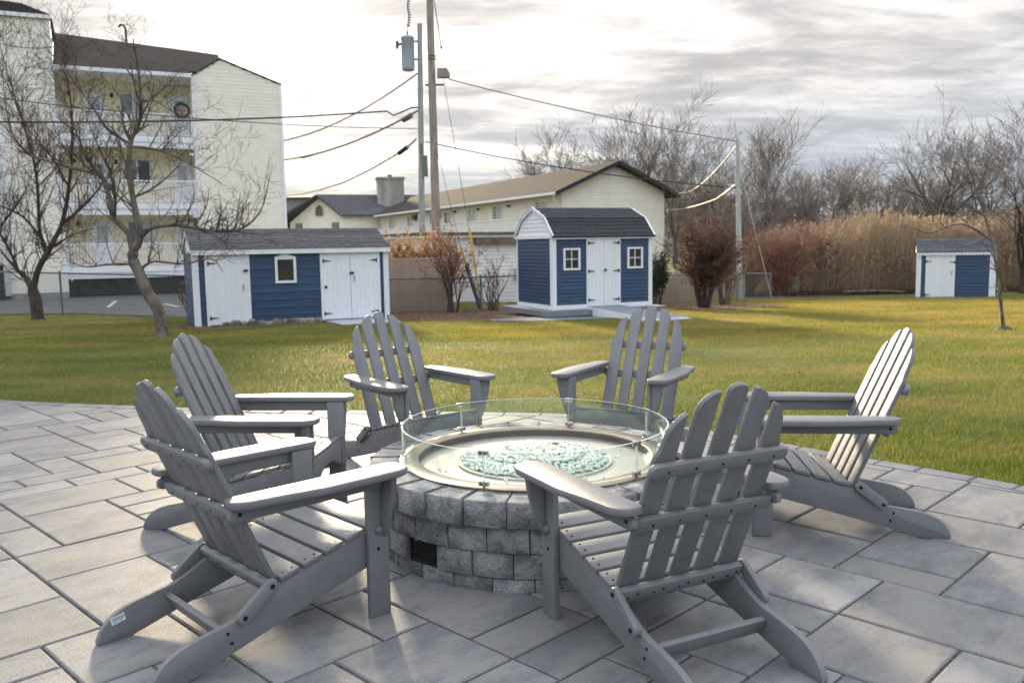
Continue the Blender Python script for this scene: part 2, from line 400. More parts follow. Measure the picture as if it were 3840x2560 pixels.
def B(name, m, parent, x0, x1, y0, y1, z0, z1, bevel=0):
    b = MB(); b.box(x0, x1, y0, y1, z0, z1); return b.build(name, m, parent, bevel=bevel, smooth=30 if bevel else None)
def copy_tree(o, parent=None):
    c = o.copy(); COL.objects.link(c)
    if parent: c.parent = parent
    for ch in list(o.children): copy_tree(ch, c)
    return c
def smoothstep(a, b, x):
    t = max(0, min(1, (x - a) / (b - a))); return t * t * (3 - 2 * t)
def ground(x, y):
    base = -.033 * max(0, y - 8.2)
    cap = -.62 - .42 * smoothstep(-6, 6, x)
    k = .12
    h = max(0, min(1, .5 + .5 * (base - cap) / k))
    return cap * (1 - h) + base * h + k * h * (1 - h)

# ------------------------------------------------------------------ ground
def catmull(P, n=10):
    out = []
    for i in range(len(P) - 1):
        p0, p1, p2, p3 = P[max(i - 1, 0)], P[i], P[i + 1], P[min(i + 2, len(P) - 1)]
        for k in range(n):
            t = k / n
            out.append(tuple(.5 * (2 * p1[a] + (p2[a] - p0[a]) * t + (2 * p0[a] - 5 * p1[a] + 4 * p2[a] - p3[a]) * t * t + (3 * p1[a] - p0[a] - 3 * p2[a] + p3[a]) * t ** 3) for a in (0, 1)))
    out.append(P[-1]); return out
EDGE = catmull([(-10, 10.2), (-7.2, 9.05), (-4.87, 8.15), (-3.4, 7.72), (-2.18, 7.42), (-.9, 7.24), (.35, 7.04), (1.0, 6.68), (1.5, 6.22), (1.88, 5.82), (2.27, 5.38), (2.60, 5.02), (2.90, 4.66), (3.4, 3.9), (3.8, 2.6), (3.9, 0), (3.9, -4)], 10)
def edge_info(x, y):
    best = None
    for i in range(len(EDGE) - 1):
        (ax, ay), (bx_, by_) = EDGE[i], EDGE[i + 1]
        dx, dy = bx_ - ax, by_ - ay; L2 = dx * dx + dy * dy
        if L2 < 1e-9: continue
        t = max(0, min(1, ((x - ax) * dx + (y - ay) * dy) / L2))
        qx, qy = ax + dx * t, ay + dy * t; d = math.hypot(x - qx, y - qy)
        if best is None or d < best[0]:
            l = math.sqrt(L2); nx, ny = dy / l, -dx / l       # right of travel = inside the patio
            best = (d, (x - qx) * nx + (y - qy) * ny, qx, qy, nx, ny)
    return best
# lawn: one sheet to the horizon
def axis(lo, hi, near0, near1, step):
    a = []; x = near0
    while x < near1: a.append(x); x += step
    s, x = step, near1
    while x < hi: a.append(x); s *= 1.35; x += s
    a.append(hi)
    s, x = step, near0
    b = []
    while True:
        s *= 1.35; x -= s
        if x <= lo: break
        b.append(x)
    b.append(lo)
    return list(reversed(b)) + a
XS, YS = axis(-1500, 1500, -20, 26, .45), axis(-60, 2500, 3.5, 40, .45)
b = MB()
for y in YS:
    for x in XS:
        b.v.append((x, y, ground(x, y) - .022 + (.018 * mnoise.noise((x * .45, y * .45, 1.3)) * smoothstep(8.5, 12, y))))
nx = len(XS)
b.f = [(j * nx + i, j * nx + i + 1, (j + 1) * nx + i + 1, (j + 1) * nx + i) for j in range(len(YS) - 1) for i in range(nx - 1)]
tag(b.build('lawn', 'lawn', smooth=180), kind='structure')

# patio: bedding sheet, pavers, border
def inset(poly, d):
    n = len(poly); out = []
    for i in range(n):
        p0, p1, p2 = Vector(poly[i - 1]), Vector(poly[i]), Vector(poly[(i + 1) % n])
        e1 = (p1 - p0); e2 = (p2 - p1)
        if e1.length < 1e-6 or e2.length < 1e-6: out.append(tuple(p1)); continue
        n1 = Vector((-e1.y, e1.x)).normalized(); n2 = Vector((-e2.y, e2.x)).normalized()
        m_ = (n1 + n2)
        if m_.length < 1e-4: m_ = n1
        m_.normalize(); c = max(.35, m_.dot(n1))
        out.append(tuple(p1 + m_ * (d / c)))
    return out
def chamfer_slab(poly, z0, z1, ch):
    b = MB(); n = len(poly); top = inset(poly, ch)
    b.v = [(x, y, z0) for x, y in poly] + [(x, y, z1 - ch * .8) for x, y in poly] + [(x, y, z1) for x, y in top]
    for i in range(n):
        j = (i + 1) % n
        b.f += [(i, j, n + j, n + i), (n + i, n + j, 2 * n + j, 2 * n + i)]
    b.f.append(tuple(2 * n + i for i in range(n)))
    return b
patio = tag(thing('patio', None, None), kind='structure')
pb = MB()
in_edge = []
for i, (x, y) in enumerate(EDGE):
    if i % 2: continue
    in_edge.append((x, y))
poly = [(-10, -4)] + in_edge
pb.v = [(x, y, -.009) for x, y in poly]; pb.f = [tuple(reversed(range(len(poly))))]
pb.build('bedding', 'joint_sand', patio)
MOD, OFF = .2140, .22
TH = R(45.3)
eu, ev = Vector((math.cos(TH), math.sin(TH))), Vector((-math.sin(TH), math.cos(TH)))
occ = set(); slabs = []
def place(i, j, w, h):
    cells = [(i + a, j + c) for a in range(w) for c in range(h)]
    if any(c in occ for c in cells): return False
    occ.update(cells); slabs.append((i, j, w, h)); return True
for s_ in [(7, 9, 2, 2), (9, 9, 2, 1), (8, 11, 1, 2), (9, 10, 2, 3), (6, 11, 2, 2), (16, 5, 1, 2), (17, 5, 2, 2), (21, 5, 3, 2), (14, 3, 2, 3), (13, 6, 1, 2), (14, 6, 2, 2), (12, 4, 2, 2),
           (19, 4, 2, 3), (16, 3, 3, 2), (14, 8, 2, 2), (16, 7, 2, 3), (18, 7, 3, 2), (11, 6, 2, 2), (5, 20, 1, 2), (5, 18, 3, 2), (5, 15, 2, 3), (3, 15, 2, 2), (6, 20, 2, 3), (4, 13, 2, 2), (3, 17, 2, 3)]: place(*s_)
prs = random.Random(11)
def uvc(i, j): return eu * ((i + OFF) * MOD) + ev * ((j + OFF) * MOD)
def inview(p):
    x, y = p
    return y > 1.2 and y < 10.5 and abs(x) < .62 * y + 1.2
cells = [(i, j) for i in range(-16, 48) for j in range(-12, 52) if inview(uvc(i + .5, j + .5)) and edge_info(*uvc(i + .5, j + .5))[1] > -.55]
cells.sort(key=lambda c: (c[0] + c[1], c[0]))
for (i, j) in cells:
    if (i, j) in occ: continue
    opts = [(2, 3), (3, 2), (2, 2), (2, 2), (1, 2), (2, 1), (1, 2), (2, 1), (3, 2)]
    prs.shuffle(opts)
    for w, h in opts + [(2, 1), (1, 2), (1, 1)]:
        if place(i, j, w, h): break
slab_mesh = {}
npav = 0
for (i, j, w, h) in slabs:
    g = .0056
    c = uvc(i, j)
    loc = [(g, g), (w * MOD - g, g), (w * MOD - g, h * MOD - g), (g, h * MOD - g)]
    wp = [c + eu * a + ev * b_ for a, b_ in loc]
    infos = [edge_info(p.x, p.y) for p in wp]
    lim = .145
    if all(t[1] < lim for t in infos): continue
    if all(t[1] >= lim for t in infos):
        key = (w, h)
        if key not in slab_mesh: slab_mesh[key] = chamfer_slab(loc, -.055, 0, .006).mesh('paver', 'paver')
        o = link('paver', slab_mesh[key], patio, (c.x, c.y, prs.uniform(-.0012, .0012)), (prs.uniform(-.001, .001), prs.uniform(-.001, .001), TH))
        npav += 1
    else:
        cm = (wp[0] + wp[2]) / 2; t = edge_info(cm.x, cm.y)
        pl = [tuple(p) for p in wp]; out = []
        fd = lambda p: (p[0] - t[2]) * t[4] + (p[1] - t[3]) * t[5] - lim
        for k in range(4):
            a, b_ = pl[k], pl[(k + 1) % 4]; da, db = fd(a), fd(b_)
            if da >= 0: out.append(a)
            if (da >= 0) != (db >= 0):
                s_ = da / (da - db); out.append((a[0] + (b_[0] - a[0]) * s_, a[1] + (b_[1] - a[1]) * s_))
        if len(out) < 3: continue
        area = abs(sum(out[k][0] * out[(k + 1) % len(out)][1] - out[(k + 1) % len(out)][0] * out[k][1] for k in range(len(out)))) / 2
        if area < .003: continue
        cpt = out[0]; ls = []
        for q in out:
            d_ = Vector((q[0] - cpt[0], q[1] - cpt[1])); ls.append((d_.dot(eu), d_.dot(ev)))
        link('paver', chamfer_slab(ls, -.055, 0, .005).mesh('paver', 'paver'), patio, (cpt[0], cpt[1], 0), (0, 0, TH)); npav += 1
# border course laid along the edge
dist = 0; acc = []
for i in range(len(EDGE) - 1):
    a, b_ = EDGE[i], EDGE[i + 1]; L_ = math.hypot(b_[0] - a[0], b_[1] - a[1])
    n_ = max(1, int(L_ / .01))
    for k in range(n_):
        acc.append((a[0] + (b_[0] - a[0]) * k / n_, a[1] + (b_[1] - a[1]) * k / n_))
step = 0; last = acc[0]; run = 0; st = 0
bord = [0]
for k in range(1, len(acc)):
    run += math.hypot(acc[k][0] - acc[k - 1][0], acc[k][1] - acc[k - 1][1])
    if run > (.30 if len(bord) % 2 else .24):
        bord.append(k); run = 0
for k0, k1 in zip(bord, bord[1:]):
    a, b_ = acc[k0], acc[k1]
    if not inview(((a[0] + b_[0]) / 2, (a[1] + b_[1]) / 2)): continue
    d_ = Vector((b_[0] - a[0], b_[1] - a[1])); L_ = d_.length; an = math.atan2(d_.y, d_.x)
    me = chamfer_slab([(.004, -.137), (L_ - .004, -.137), (L_ - .004, 0), (.004, 0)], -.06, .001, .008).mesh('border_paver', 'border_paver')
    link('border_paver', me, patio, (a[0], a[1], rnd.uniform(-.002, .003)), (0, 0, an))

# ------------------------------------------------------------------ adirondack chairs
def make_chair():
    root = thing('adirondack_chair', 'x', 'chair')
    def brd(name, poly, w0, w1, f, m='hdpe', bev=.0045, parent=None):
        b = MB(); b.prism(poly, w0, w1, f); return b.build(name, m, parent or root, bevel=bev, seg=2, smooth=35)
    yz = lambda u, v, w: (w, u, v)
    xz = lambda u, v, w: (u, w, v)
    xy = lambda u, v, w: (u, v, w)
    sm = MB(); sm.lathe([(0, .0015), (.0045, .0015), (.0048, -.002)], 8); scr = sm.mesh('screw', 'screw')
    kn = MB(); kn.lathe([(0, .014), (.010, .0135), (.016, .009), (.0175, .003), (.0175, -.002)], 14); knob = kn.mesh('bolt_cap', 'knob', smooth=40)
    def screw(parent, loc, nrm, s=1.0, me=None, name='screw'):
        o = link(name, me or scr, parent, loc, Vector(nrm).to_track_quat('Z', 'Y').to_euler()); o.scale = (s, s, s); return o
    fk = .43                               # back lean (run per rise)
    ca = math.cos(math.atan(fk)); sa = math.sin(math.atan(fk))
    # frame of the back: s along x, t up the slat, w = out of the front face
    def bk(s_, t, w): return (s_, -.447 - sa * t + ca * w, .215 + ca * t + sa * w)
    nb = Vector((0, -ca, -sa))              # rear normal of the back
    for sgn in (-1, 1):
        leg = brd('front_leg', [(-.092, 0), (0, 0), (0, .548), (-.092, .548)], sgn * .254, sgn * .278, yz)
        screw(leg, (sgn * .278, -.046, .335), (sgn, 0, 0), 1.0, knob, 'bolt_cap')
        screw(leg, (sgn * .2785, -.05, .262), (sgn, 0, 0), 1.3)
        for z in (.52, .50): screw(leg, (sgn * .2785, -.075 + (z - .5) * 2, z + .01), (sgn, 0, 0))
        for z in (.225, .255): screw(leg, (sgn * .268, .0005, z), (0, 1, 0))
        brk = [(.278, .547), (.352, .547), (.350, .515), (.343, .47), (.330, .42), (.312, .37), (.292, .325), (.278, .30)]
        brd('arm_bracket', [(sgn * a, c) for a, c in brk], -.034, -.008, xz)
        top = [(-.005, .352), (-.46, .232), (-.52, .196), (-.575, .168), (-.62, .150), (-.70, .136), (-.76, .1245), (-.80, .1125), (-.83, .099), (-.855, .081), (-.874, .061), (-.888, .039), (-.897, .018), (-.899, .006), (-.895, 0), (-.785, 0), (-.62, .046), (-.30, .135), (-.005, .214)]
        st = brd('side_rail', list(reversed(top)), sgn * .228, sgn * .2535, yz)
        for (yy, z_) in ((-.640, .118), (-.628, .082)): screw(st, (sgn * .254, yy, z_), (sgn, 0, 0), 1.25)
        out = [(.255, -.62), (.257, .00), (.268, .028), (.290, .043), (.325, .045), (.358, .036), (.382, .012), (.394, -.025), (.396, -.33), (.372, -.47), (.360, -.585), (.345, -.622), (.32, -.640), (.285, -.640), (.264, -.633)]
        brd('arm', [(sgn * a, c) for a, c in out], .549, .577, xy, bev=.008)
        sr = [(-.04, .5475), (-.60, .5475), (-.632, .532), (-.634, .508), (-.618, .498), (-.04, .498)]
        s2 = brd('arm_support', sr, sgn * .2795, sgn * .3015, yz)
        screw(s2, (sgn * .302, -.60, .524), (sgn, 0, 0), 1.6)
        # folding link
        a0, a1 = Vector((-.485, .243)), Vector((-.588, .163)); dv = (a1 - a0).normalized(); pv = Vector((-dv.y, dv.x)); lk = []
        for q in range(7):
            an = PI / 2 + PI * q / 6; lk.append(tuple(a0 + .023 * (pv * math.sin(an) + dv * math.cos(an))))
        for q in range(7):
            an = -PI / 2 + PI * q / 6; lk.append(tuple(a1 + .023 * (pv * math.sin(an) + dv * math.cos(an))))
        l2 = brd('folding_link', lk, sgn * .2545, sgn * .2785, yz, bev=.005)
        for q in (a0, a1): screw(l2, (sgn * .279, q.x, q.y), (sgn, 0, 0), 1.8)
    # seat slats
    sl = (.352 - .232) / .455
    an = math.atan(sl)
    for k in range(5):
        y0 = -.012 - k * .089
        def sf(u, v, w, y0=y0): return (u, y0 - v * math.cos(an) - w * math.sin(an) * -1 * 0, .352 + sl * (y0 + .005) - v * math.sin(an) + w)
        hw = .2525 if k == 0 else .262
        s_ = brd('seat_slat', [(-hw, 0), (hw, 0), (hw, .078), (-hw, .078)], .003, .022, sf, bev=.005)
        for sx in (-1, 1):
            for vv in (.02, .058): screw(s_, sf(sx * (hw - .025), vv, .0225), (0, -math.sin(an), math.cos(an)))
    ap = [(-.2275, .352), (.2275, .352), (.2275, .222), (.19, .222), (.16, .238), (.11, .262), (.05, .274), (0, .277), (-.05, .274), (-.11, .262), (-.16, .238), (-.19, .222), (-.2275, .222)]
    brd('front_apron', ap, -.032, -.010, xz)
    brd('rear_stretcher', [(-.603, .066), (-.627, .062), (-.655, .118), (-.632, .125)], -.2275, .2275, lambda u, v, w: (w, u, v), bev=.005)
    # back slats
    L = .805
    prof = {0: [(.036, -.018), (.024, -.006), (0, 0), (-.024, -.006), (-.036, -.018)],
            1: [(.037, -.085), (.032, -.066), (.018, -.046), (0, -.031), (-.02, -.021), (-.037, -.021)],
            2: [(.043, -.252), (.041, -.236), (.031, -.222), (.026, -.205), (.024, -.18), (.016, -.148), (.002, -.12), (-.016, -.10), (-.030, -.090), (-.037, -.088)]}
    cen = None
    for k in range(-2, 3):
        sg = 1 if k >= 0 else -1
        pl = [(a * sg, L + d) for a, d in prof[abs(k)]]
        br = .043 if abs(k) == 2 else .036
        pl = pl + [(-.037 * sg, 0.0), (br * sg, 0.0)]
        if sg < 0: pl = list(reversed(pl))
        pl = [(k * .104 * (1 + .00 * 0) + a, d) for a, d in pl]
        o = brd('back_slat', pl, -.010, .010, bk, bev=.005)
        if k == 0: cen = o
    ell = MB(); n = 20
    for rr, ww in ((1, 0), (.86, 0)):
        pass
    ring = [(math.cos(2 * PI * q / n), math.sin(2 * PI * q / n)) for q in range(n)]
    for r_, w_ in ((.0215, -.0103), (.0215, -.0118), (.0185, -.0122)):
        ell.v += [bk(r_ * a, .125 + r_ * .62 * c, w_) for a, c in ring]
    for lv in (0, 1):
        for q in range(n): ell.f.append((lv * n + q, lv * n + (q + 1) % n, (lv + 1) * n + (q + 1) % n, (lv + 1) * n + q))
    bd = ell.build('badge', 'badge', cen)
    el2 = MB(); el2.v = [bk(.0184 * a, .125 + .0184 * .62 * c, -.0115) for a, c in ring]; el2.f = [tuple(range(n))]; el2.build('badge_face', 'badge_fill', cen)
    def rail(name, t0, t1, hw, th, per, rnd_end):
        if rnd_end:
            r_ = (t1 - t0) / 2; tm = (t0 + t1) / 2; pl = []
            for q in range(7):
                a = -PI / 2 + PI * q / 6; pl.append((hw - r_ + r_ * math.cos(a), tm + r_ * math.sin(a)))
            for q in range(7):
                a = PI / 2 + PI * q / 6; pl.append((-hw + r_ + r_ * math.cos(a), tm + r_ * math.sin(a)))
        else: pl = [(-hw, t0), (hw, t0), (hw, t1), (-hw, t1)]
        o = brd(name, pl, -.0105 - th, -.0105, bk, bev=.009)
        for k in range(-2, 3):
            for dx in ((0,) if per == 1 else (-.018, .018)):
                screw(o, bk(k * .104 + dx, (t0 + t1) / 2 + (dx * .25), -.0108 - th), nb)
    rail('upper_rail', .505, .555, .272, .027, 1, True)
    rail('middle_rail', .300, .352, .278, .027, 1, False)
    rail('lower_rail', .005, .058, .2535, .030, 2, False)
    return root
chair0 = make_chair()
CH = [(-0.667, 3.374, 46.33, 'grey slatted adirondack chair seen from behind, white barcode sticker on its rear foot'),
      (0.348, 3.279, -26.40, 'grey adirondack chair with its back to us, nearest in front of the round pit'),
      (1.148, 4.235, -83.31, 'grey adirondack chair in profile facing the pit, lawn directly behind its bright back'),
      (0.579, 5.246, 209.99, 'grey adirondack chair facing us beyond the pit, below the barn-roofed shed'),
      (-0.410, 5.165, 141.12, 'grey adirondack chair facing us beyond the pit, below the white double doors'),
      (-0.943, 4.389, 95.06, 'grey adirondack chair side-on, half hidden behind the stickered chair')]
chairs = []
for k, (x, y, t, lab) in enumerate(CH):
    o = chair0 if k == 0 else copy_tree(chair0)
    o.location = (x, y, 0); o.rotation_euler = (0, 0, -R(t)); tag(o, lab, 'chair', 'adirondack chairs around the fire pit'); chairs.append(o)
# barcode sticker, on the inner face of the sticker chair's far foot
lr = [c for c in chairs[0].children if c.name.startswith('side_rail') and c.data.vertices[0].co.x < 0][0]
st = MB(); st.add([(-.2276, -.845, .060), (-.2276, -.797, .071), (-.2276, -.803, .099), (-.2276, -.851, .088)], [(0, 1, 2, 3)])
lab_o = st.build('barcode_label', 'sticker', lr)
ik = MB(); q0, qx, qz = Vector((-.2273, -.845, .060)), Vector((0, .048, .011)), Vector((0, -.006, .028))
t = .10
brs = random.Random(3)
while t < .9:
    w = brs.choice((.012, .02, .03, .012))
    a = [q0 + qx * t + qz * .34, q0 + qx * (t + w) + qz * .34, q0 + qx * (t + w) + qz * .86, q0 + qx * t + qz * .86]
    ik.add([tuple(v) for v in a], [(0, 1, 2, 3)]); t += w + brs.choice((.012, .02, .028))
for t0 in (.1, .5):
    a = [q0 + qx * t0 + qz * .14, q0 + qx * (t0 + .32) + qz * .14, q0 + qx * (t0 + .32) + qz * .22, q0 + qx * t0 + qz * .22]; ik.add([tuple(v) for v in a], [(0, 1, 2, 3)])
ik.build('barcode_print', 'ink', lr)

# ------------------------------------------------------------------ fire pit
PC = Vector((.10, 4.065, 0))
pit = thing('fire_pit', 'round fire pit of tumbled grey concrete blocks with a steel top', 'fire pit', PC)
def wedge(r0, r1, half, z0, z1, seed, bev=.012):
    rr = random.Random(seed); b = MB()
    j = lambda s=.006: rr.uniform(-s, s)
    na = 3
    vs = []
    for z in (z0, z1):
        for r in (r0, r1):
            for q in range(na + 1):
                a = -half + 2 * half * q / na
                vs.append(((r + j(.004) * (r == r1)) * math.cos(a), (r) * math.sin(a), z + j(.002)))
    b.v = vs; m = na + 1
    idx = lambda zi, ri, q: zi * 2 * m + ri * m + q
    for q in range(na):
        b.f.append((idx(0, 0, q), idx(0, 0, q + 1), idx(0, 1, q + 1), idx(0, 1, q)))
        b.f.append((idx(1, 0, q), idx(1, 1, q), idx(1, 1, q + 1), idx(1, 0, q + 1)))
        b.f.append((idx(0, 0, q), idx(1, 0, q), idx(1, 0, q + 1), idx(0, 0, q + 1)))
        b.f.append((idx(0, 1, q), idx(0, 1, q + 1), idx(1, 1, q + 1), idx(1, 1, q)))
    for q in (0, na):
        b.f.append((idx(0, 0, q), idx(0, 1, q), idx(1, 1, q), idx(1, 0, q)))
    return b
VENT = R(-131.5)
courses = [(.272, .383, .62, .778, 27, 0.0, 'block'), (.163, .2715, .60, .748, 27, .5, 'block'), (.056, .1625, .60, .742, 27, .12, 'block'), (-.02, .0555, .60, .738, 27, .6, 'block')]
for ci, (z0, z1, r0, r1, n, off, m_) in enumerate(courses):
    half = PI / n - .0009 / r1
    vars_ = [wedge(r0, r1, half, z0, z1, 100 + ci * 10 + k).mesh('block', m_, bevel=.0065, seg=2, smooth=50) for k in range(4)]
    for k in range(n):
        a = 2 * PI * (k + off) / n
        if ci == 2 and abs((a - VENT + PI) % (2 * PI) - PI) < PI / n * 1.02:
            VENT_A = a; continue
        o = link('block' if ci else 'cap_block', vars_[rnd.randrange(4)], pit, (math.cos(a) * rnd.uniform(-.003, .004), math.sin(a) * rnd.uniform(-.003, .004), 0), (0, 0, a))
va = VENT_A
vent = MB()
hw, z0, z1 = .083, .058, .160
for w in range(13):
    x = -hw + .008 + w * (2 * hw - .016) / 12
    vent.box(.716, .726, x - .0035, x + .0035, z0 + .008, z1 - .008)
vent.box(.712, .728, -hw, hw, z0, z0 + .010); vent.box(.712, .728, -hw, hw, z1 - .010, z1); vent.box(.712, .728, -hw, -hw + .009, z0 + .011, z1 - .011); vent.box(.712, .728, hw - .009, hw, z0 + .011, z1 - .011)
vo = vent.build('vent_grille', 'black_metal', pit); vo.rotation_euler = (0, 0, va)
vb = MB(); vb.box(.66, .70, -hw, hw, z0, z1); vbo = vb.build('vent_backing', 'black_metal', pit); vbo.rotation_euler = (0, 0, va)
core = MB(); core.lathe([(.598, -.02), (.598, .36)], 48); core.build('core_wall', 'steel_dark', pit)
p = MB(); p.lathe([(.640, .384), (.641, .3905), (.637, .3925), (.556, .3925), (.552, .390), (.552, .384)], 96); p.build('pan_rim', 'steel_ring', pit, smooth=40)
p = MB(); p.lathe([(.5515, .3835), (.549, .3585)], 96); p.build('pan_wall', 'steel_dark', pit, smooth=40)
p = MB(); p.lathe([(.5485, .358), (.0, .358)], 96); p.build('burner_pan', 'steel', pit, smooth=40)
p = MB(); p.lathe([(.368, .359), (.370, .366), (.372, .3675), (.362, .3675), (.360, .364), (0, .364)], 72); p.build('burner_tray', 'steel', pit, smooth=40)
for a in (20, 140, 205, 250, 310):
    q = MB(); q.lathe([(0, .0035), (.006, .003), (.007, 0)], 10, (.455 * math.cos(R(a)), .455 * math.sin(R(a)), .3585)); q.build('pan_bolt', 'clip', pit, smooth=40)
# glass wind guard
guard = thing('glass_wind_guard', 'circular clear glass wind guard with small steel clips above the pit', 'wind guard', (PC.x, PC.y, .393))
RG, TG, GZ0, GZ1 = .626, .0045, .012, .152
CL = [R(a) for a in (-111, -48, 24, 71, 127, 181)]
CL = [a - 2 * PI if a > PI else a for a in CL]; CL.sort()
for k, a0 in enumerate(CL):
    a1 = CL[(k + 1) % len(CL)]
    if a1 < a0: a1 += 2 * PI
    g = .003 / RG; n = 24; A0, A1 = a0 + g, a1 - g
    b = MB(); mi = []
    for q in range(n + 1):
        a = A0 + (A1 - A0) * q / n
        for r_, z_ in ((RG - TG, GZ0), (RG + TG, GZ0), (RG + TG, GZ1), (RG - TG, GZ1)): b.v.append((r_ * math.cos(a), r_ * math.sin(a), z_))
    for q in range(n):
        for e in range(4):
            b.f.append((q * 4 + e, q * 4 + (e + 1) % 4, q * 4 + 4 + (e + 1) % 4, q * 4 + 4 + e)); mi.append(1 if e in (0, 2) else 0)
    b.f += [(0, 3, 2, 1), (n * 4, n * 4 + 1, n * 4 + 2, n * 4 + 3)]; mi += [1, 1]
    b.build('glass_panel', ['guard_glass', 'rim_glass'], guard, smooth=40, midx=mi)
cb = MB(); cb.box(-.008, .008, -.022, .022, -.010, .010); cmesh = cb.mesh('clip', 'clip', bevel=.002, smooth=40)
st_ = MB(); st_.lathe([(.0045, -.014), (.0045, 0)], 8); smesh = st_.mesh('clip_stud', 'steel_dark')
sc_ = MB(); sc_.lathe([(0, .0015), (.004, .001), (.0045, 0)], 8); scmesh = sc_.mesh('clip_screw', 'steel_dark')
for a in CL:
    for z_ in (.012, .142):
        c = link('clip', cmesh, guard, (RG * math.cos(a), RG * math.sin(a), z_ + .004), (0, 0, a))
        for yy in (-.011, .011):
            link('clip_screw', scmesh, c, (.0082, yy, 0), (0, PI / 2, 0)); link('clip_screw', scmesh, c, (-.0082, yy, 0), (0, -PI / 2, 0))
        if z_ < .1: link('clip_stud', smesh, c, (0, 0, -.009))
# fire glass
ico = bmesh.new(); bmesh.ops.create_icosphere(ico, subdivisions=2, radius=1)
iv = [v.co.copy() for v in ico.verts]; iff = [tuple(v.index for v in f.verts) for f in ico.faces]; ico.free()
b = MB(); fr = random.Random(5)
def bead(x, y, z, s):
    rot = Matrix.Rotation(fr.uniform(0, PI), 3, 'Z') @ Matrix.Rotation(fr.uniform(-.5, .5), 3, 'X') @ Matrix.Rotation(fr.uniform(-.5, .5), 3, 'Y')
    sc3 = Vector((s * fr.uniform(.85, 1.25), s * fr.uniform(.8, 1.1), s * fr.uniform(.45, .65)))
    n0 = len(b.v)
    for v in iv:
        q = rot @ Vector((v.x * sc3.x, v.y * sc3.y, v.z * sc3.z)); b.v.append((x + q.x, y + q.y, z + q.z))
    b.f += [(i + n0, j + n0, k + n0) for i, j, k in iff]
for layer, cnt in ((0, 2100), (1, 1500), (2, 650)):
    for q in range(cnt):
        rmax = (.348, .315, .22)[layer]
        r_ = rmax * math.sqrt(fr.random()); a = fr.uniform(0, 2 * PI)
        h = .005 + .026 * max(0, 1 - (r_ / .36) ** 2) * (layer + .6) / 2.6 + layer * .004
        bead(r_ * math.cos(a), r_ * math.sin(a), .366 + h, fr.uniform(.007, .0105))
for (a, r_) in ((R(5), .39), (R(3), .40), (R(-60), .42), (R(200), .47), (R(250), .40)): bead(r_ * math.cos(a), r_ * math.sin(a), .364, .009)
me = b.mesh('fire_glass', 'fire_bead', smooth=180)
fg = link('fire_glass', me, None, (PC.x, PC.y, 0)); tag(fg, 'pale green glass pebbles heaped on the burner tray of the pit', 'fire glass', kind='stuff')
def leaf(name, label, loc, rz, s, m='dead_leaf', tilt=.3):
    b = MB(); pr = [(-1, 0), (-.6, .28), (-.1, .42), (.35, .30), (1, 0)]
    up_, dn = [], []
    for q, (x, w) in enumerate(pr):
        z = .18 * (x * x) ; up_.append((x * s, w * s, z * s + .10 * s * w * 3)); dn.append((x * s, -w * s, z * s + .14 * s * w * 3))
    mid = [(x * s, 0, .18 * x * x * s) for x, w in pr]
    th = .0006
    for tz in (0, th):
        b.v += [(x, y, z + tz) for x, y, z in up_ + mid + dn]
    n = 5
    for o_ in (0, 15):
        for q in range(4):
            b.f += [(o_ + q, o_ + q + 1, o_ + n + q + 1, o_ + n + q), (o_ + n + q, o_ + n + q + 1, o_ + 2 * n + q + 1, o_ + 2 * n + q)]
    ob = b.build(name, m, smooth=60); ob.location = loc; ob.rotation_euler = (tilt, .1, rz); return tag(ob, label, 'leaf')
leaf('dead_leaf', 'curled brown leaf lying on the green fire glass', (PC.x + .10, PC.y + .02, .428), .5, .024, tilt=.5)
leaf('dead_leaf', 'orange fallen leaf on the lawn beside the patio edge at far right', (2.62, 5.42, .028), .15, .052, tilt=.2)
leaf('dead_leaf', 'small brown leaf on the lawn between the two facing chairs', (.09, 9.2, -.005), .9, .05)
leaf('dead_leaf', 'small leaf on the grass left of the leftmost chairs', (-5.5, 10.5, -.05), 2.1, .05)

# ------------------------------------------------------------------ grass
gb = MB(); gr = random.Random(21)
def blade(x, y, h, w, lean):
    a = gr.uniform(0, 2 * PI); dx, dy = math.cos(a) * w, math.sin(a) * w
    la = gr.uniform(0, 2 * PI); lx, ly = math.cos(la) * lean, math.sin(la) * lean
    z = ground(x, y) - .024
    n0 = len(gb.v)
    gb.v += [(x - dx, y - dy, z), (x + dx, y + dy, z), (x + lx, y + ly, z + h)]
    gb.f.append((n0, n0 + 1, n0 + 2))
EX = [p_ for p_ in EDGE]
def patio_y(x):
    for i in range(len(EDGE) - 1):
        if EDGE[i][0] <= x <= EDGE[i + 1][0]:
            t_ = (x - EDGE[i][0]) / max(1e-6, EDGE[i + 1][0] - EDGE[i][0]); return EDGE[i][1] + (EDGE[i + 1][1] - EDGE[i][1]) * t_
    return None
PY = {}
for k in range(-1100, 392):
    PY[k] = patio_y(k / 100.0)
cnt = 0
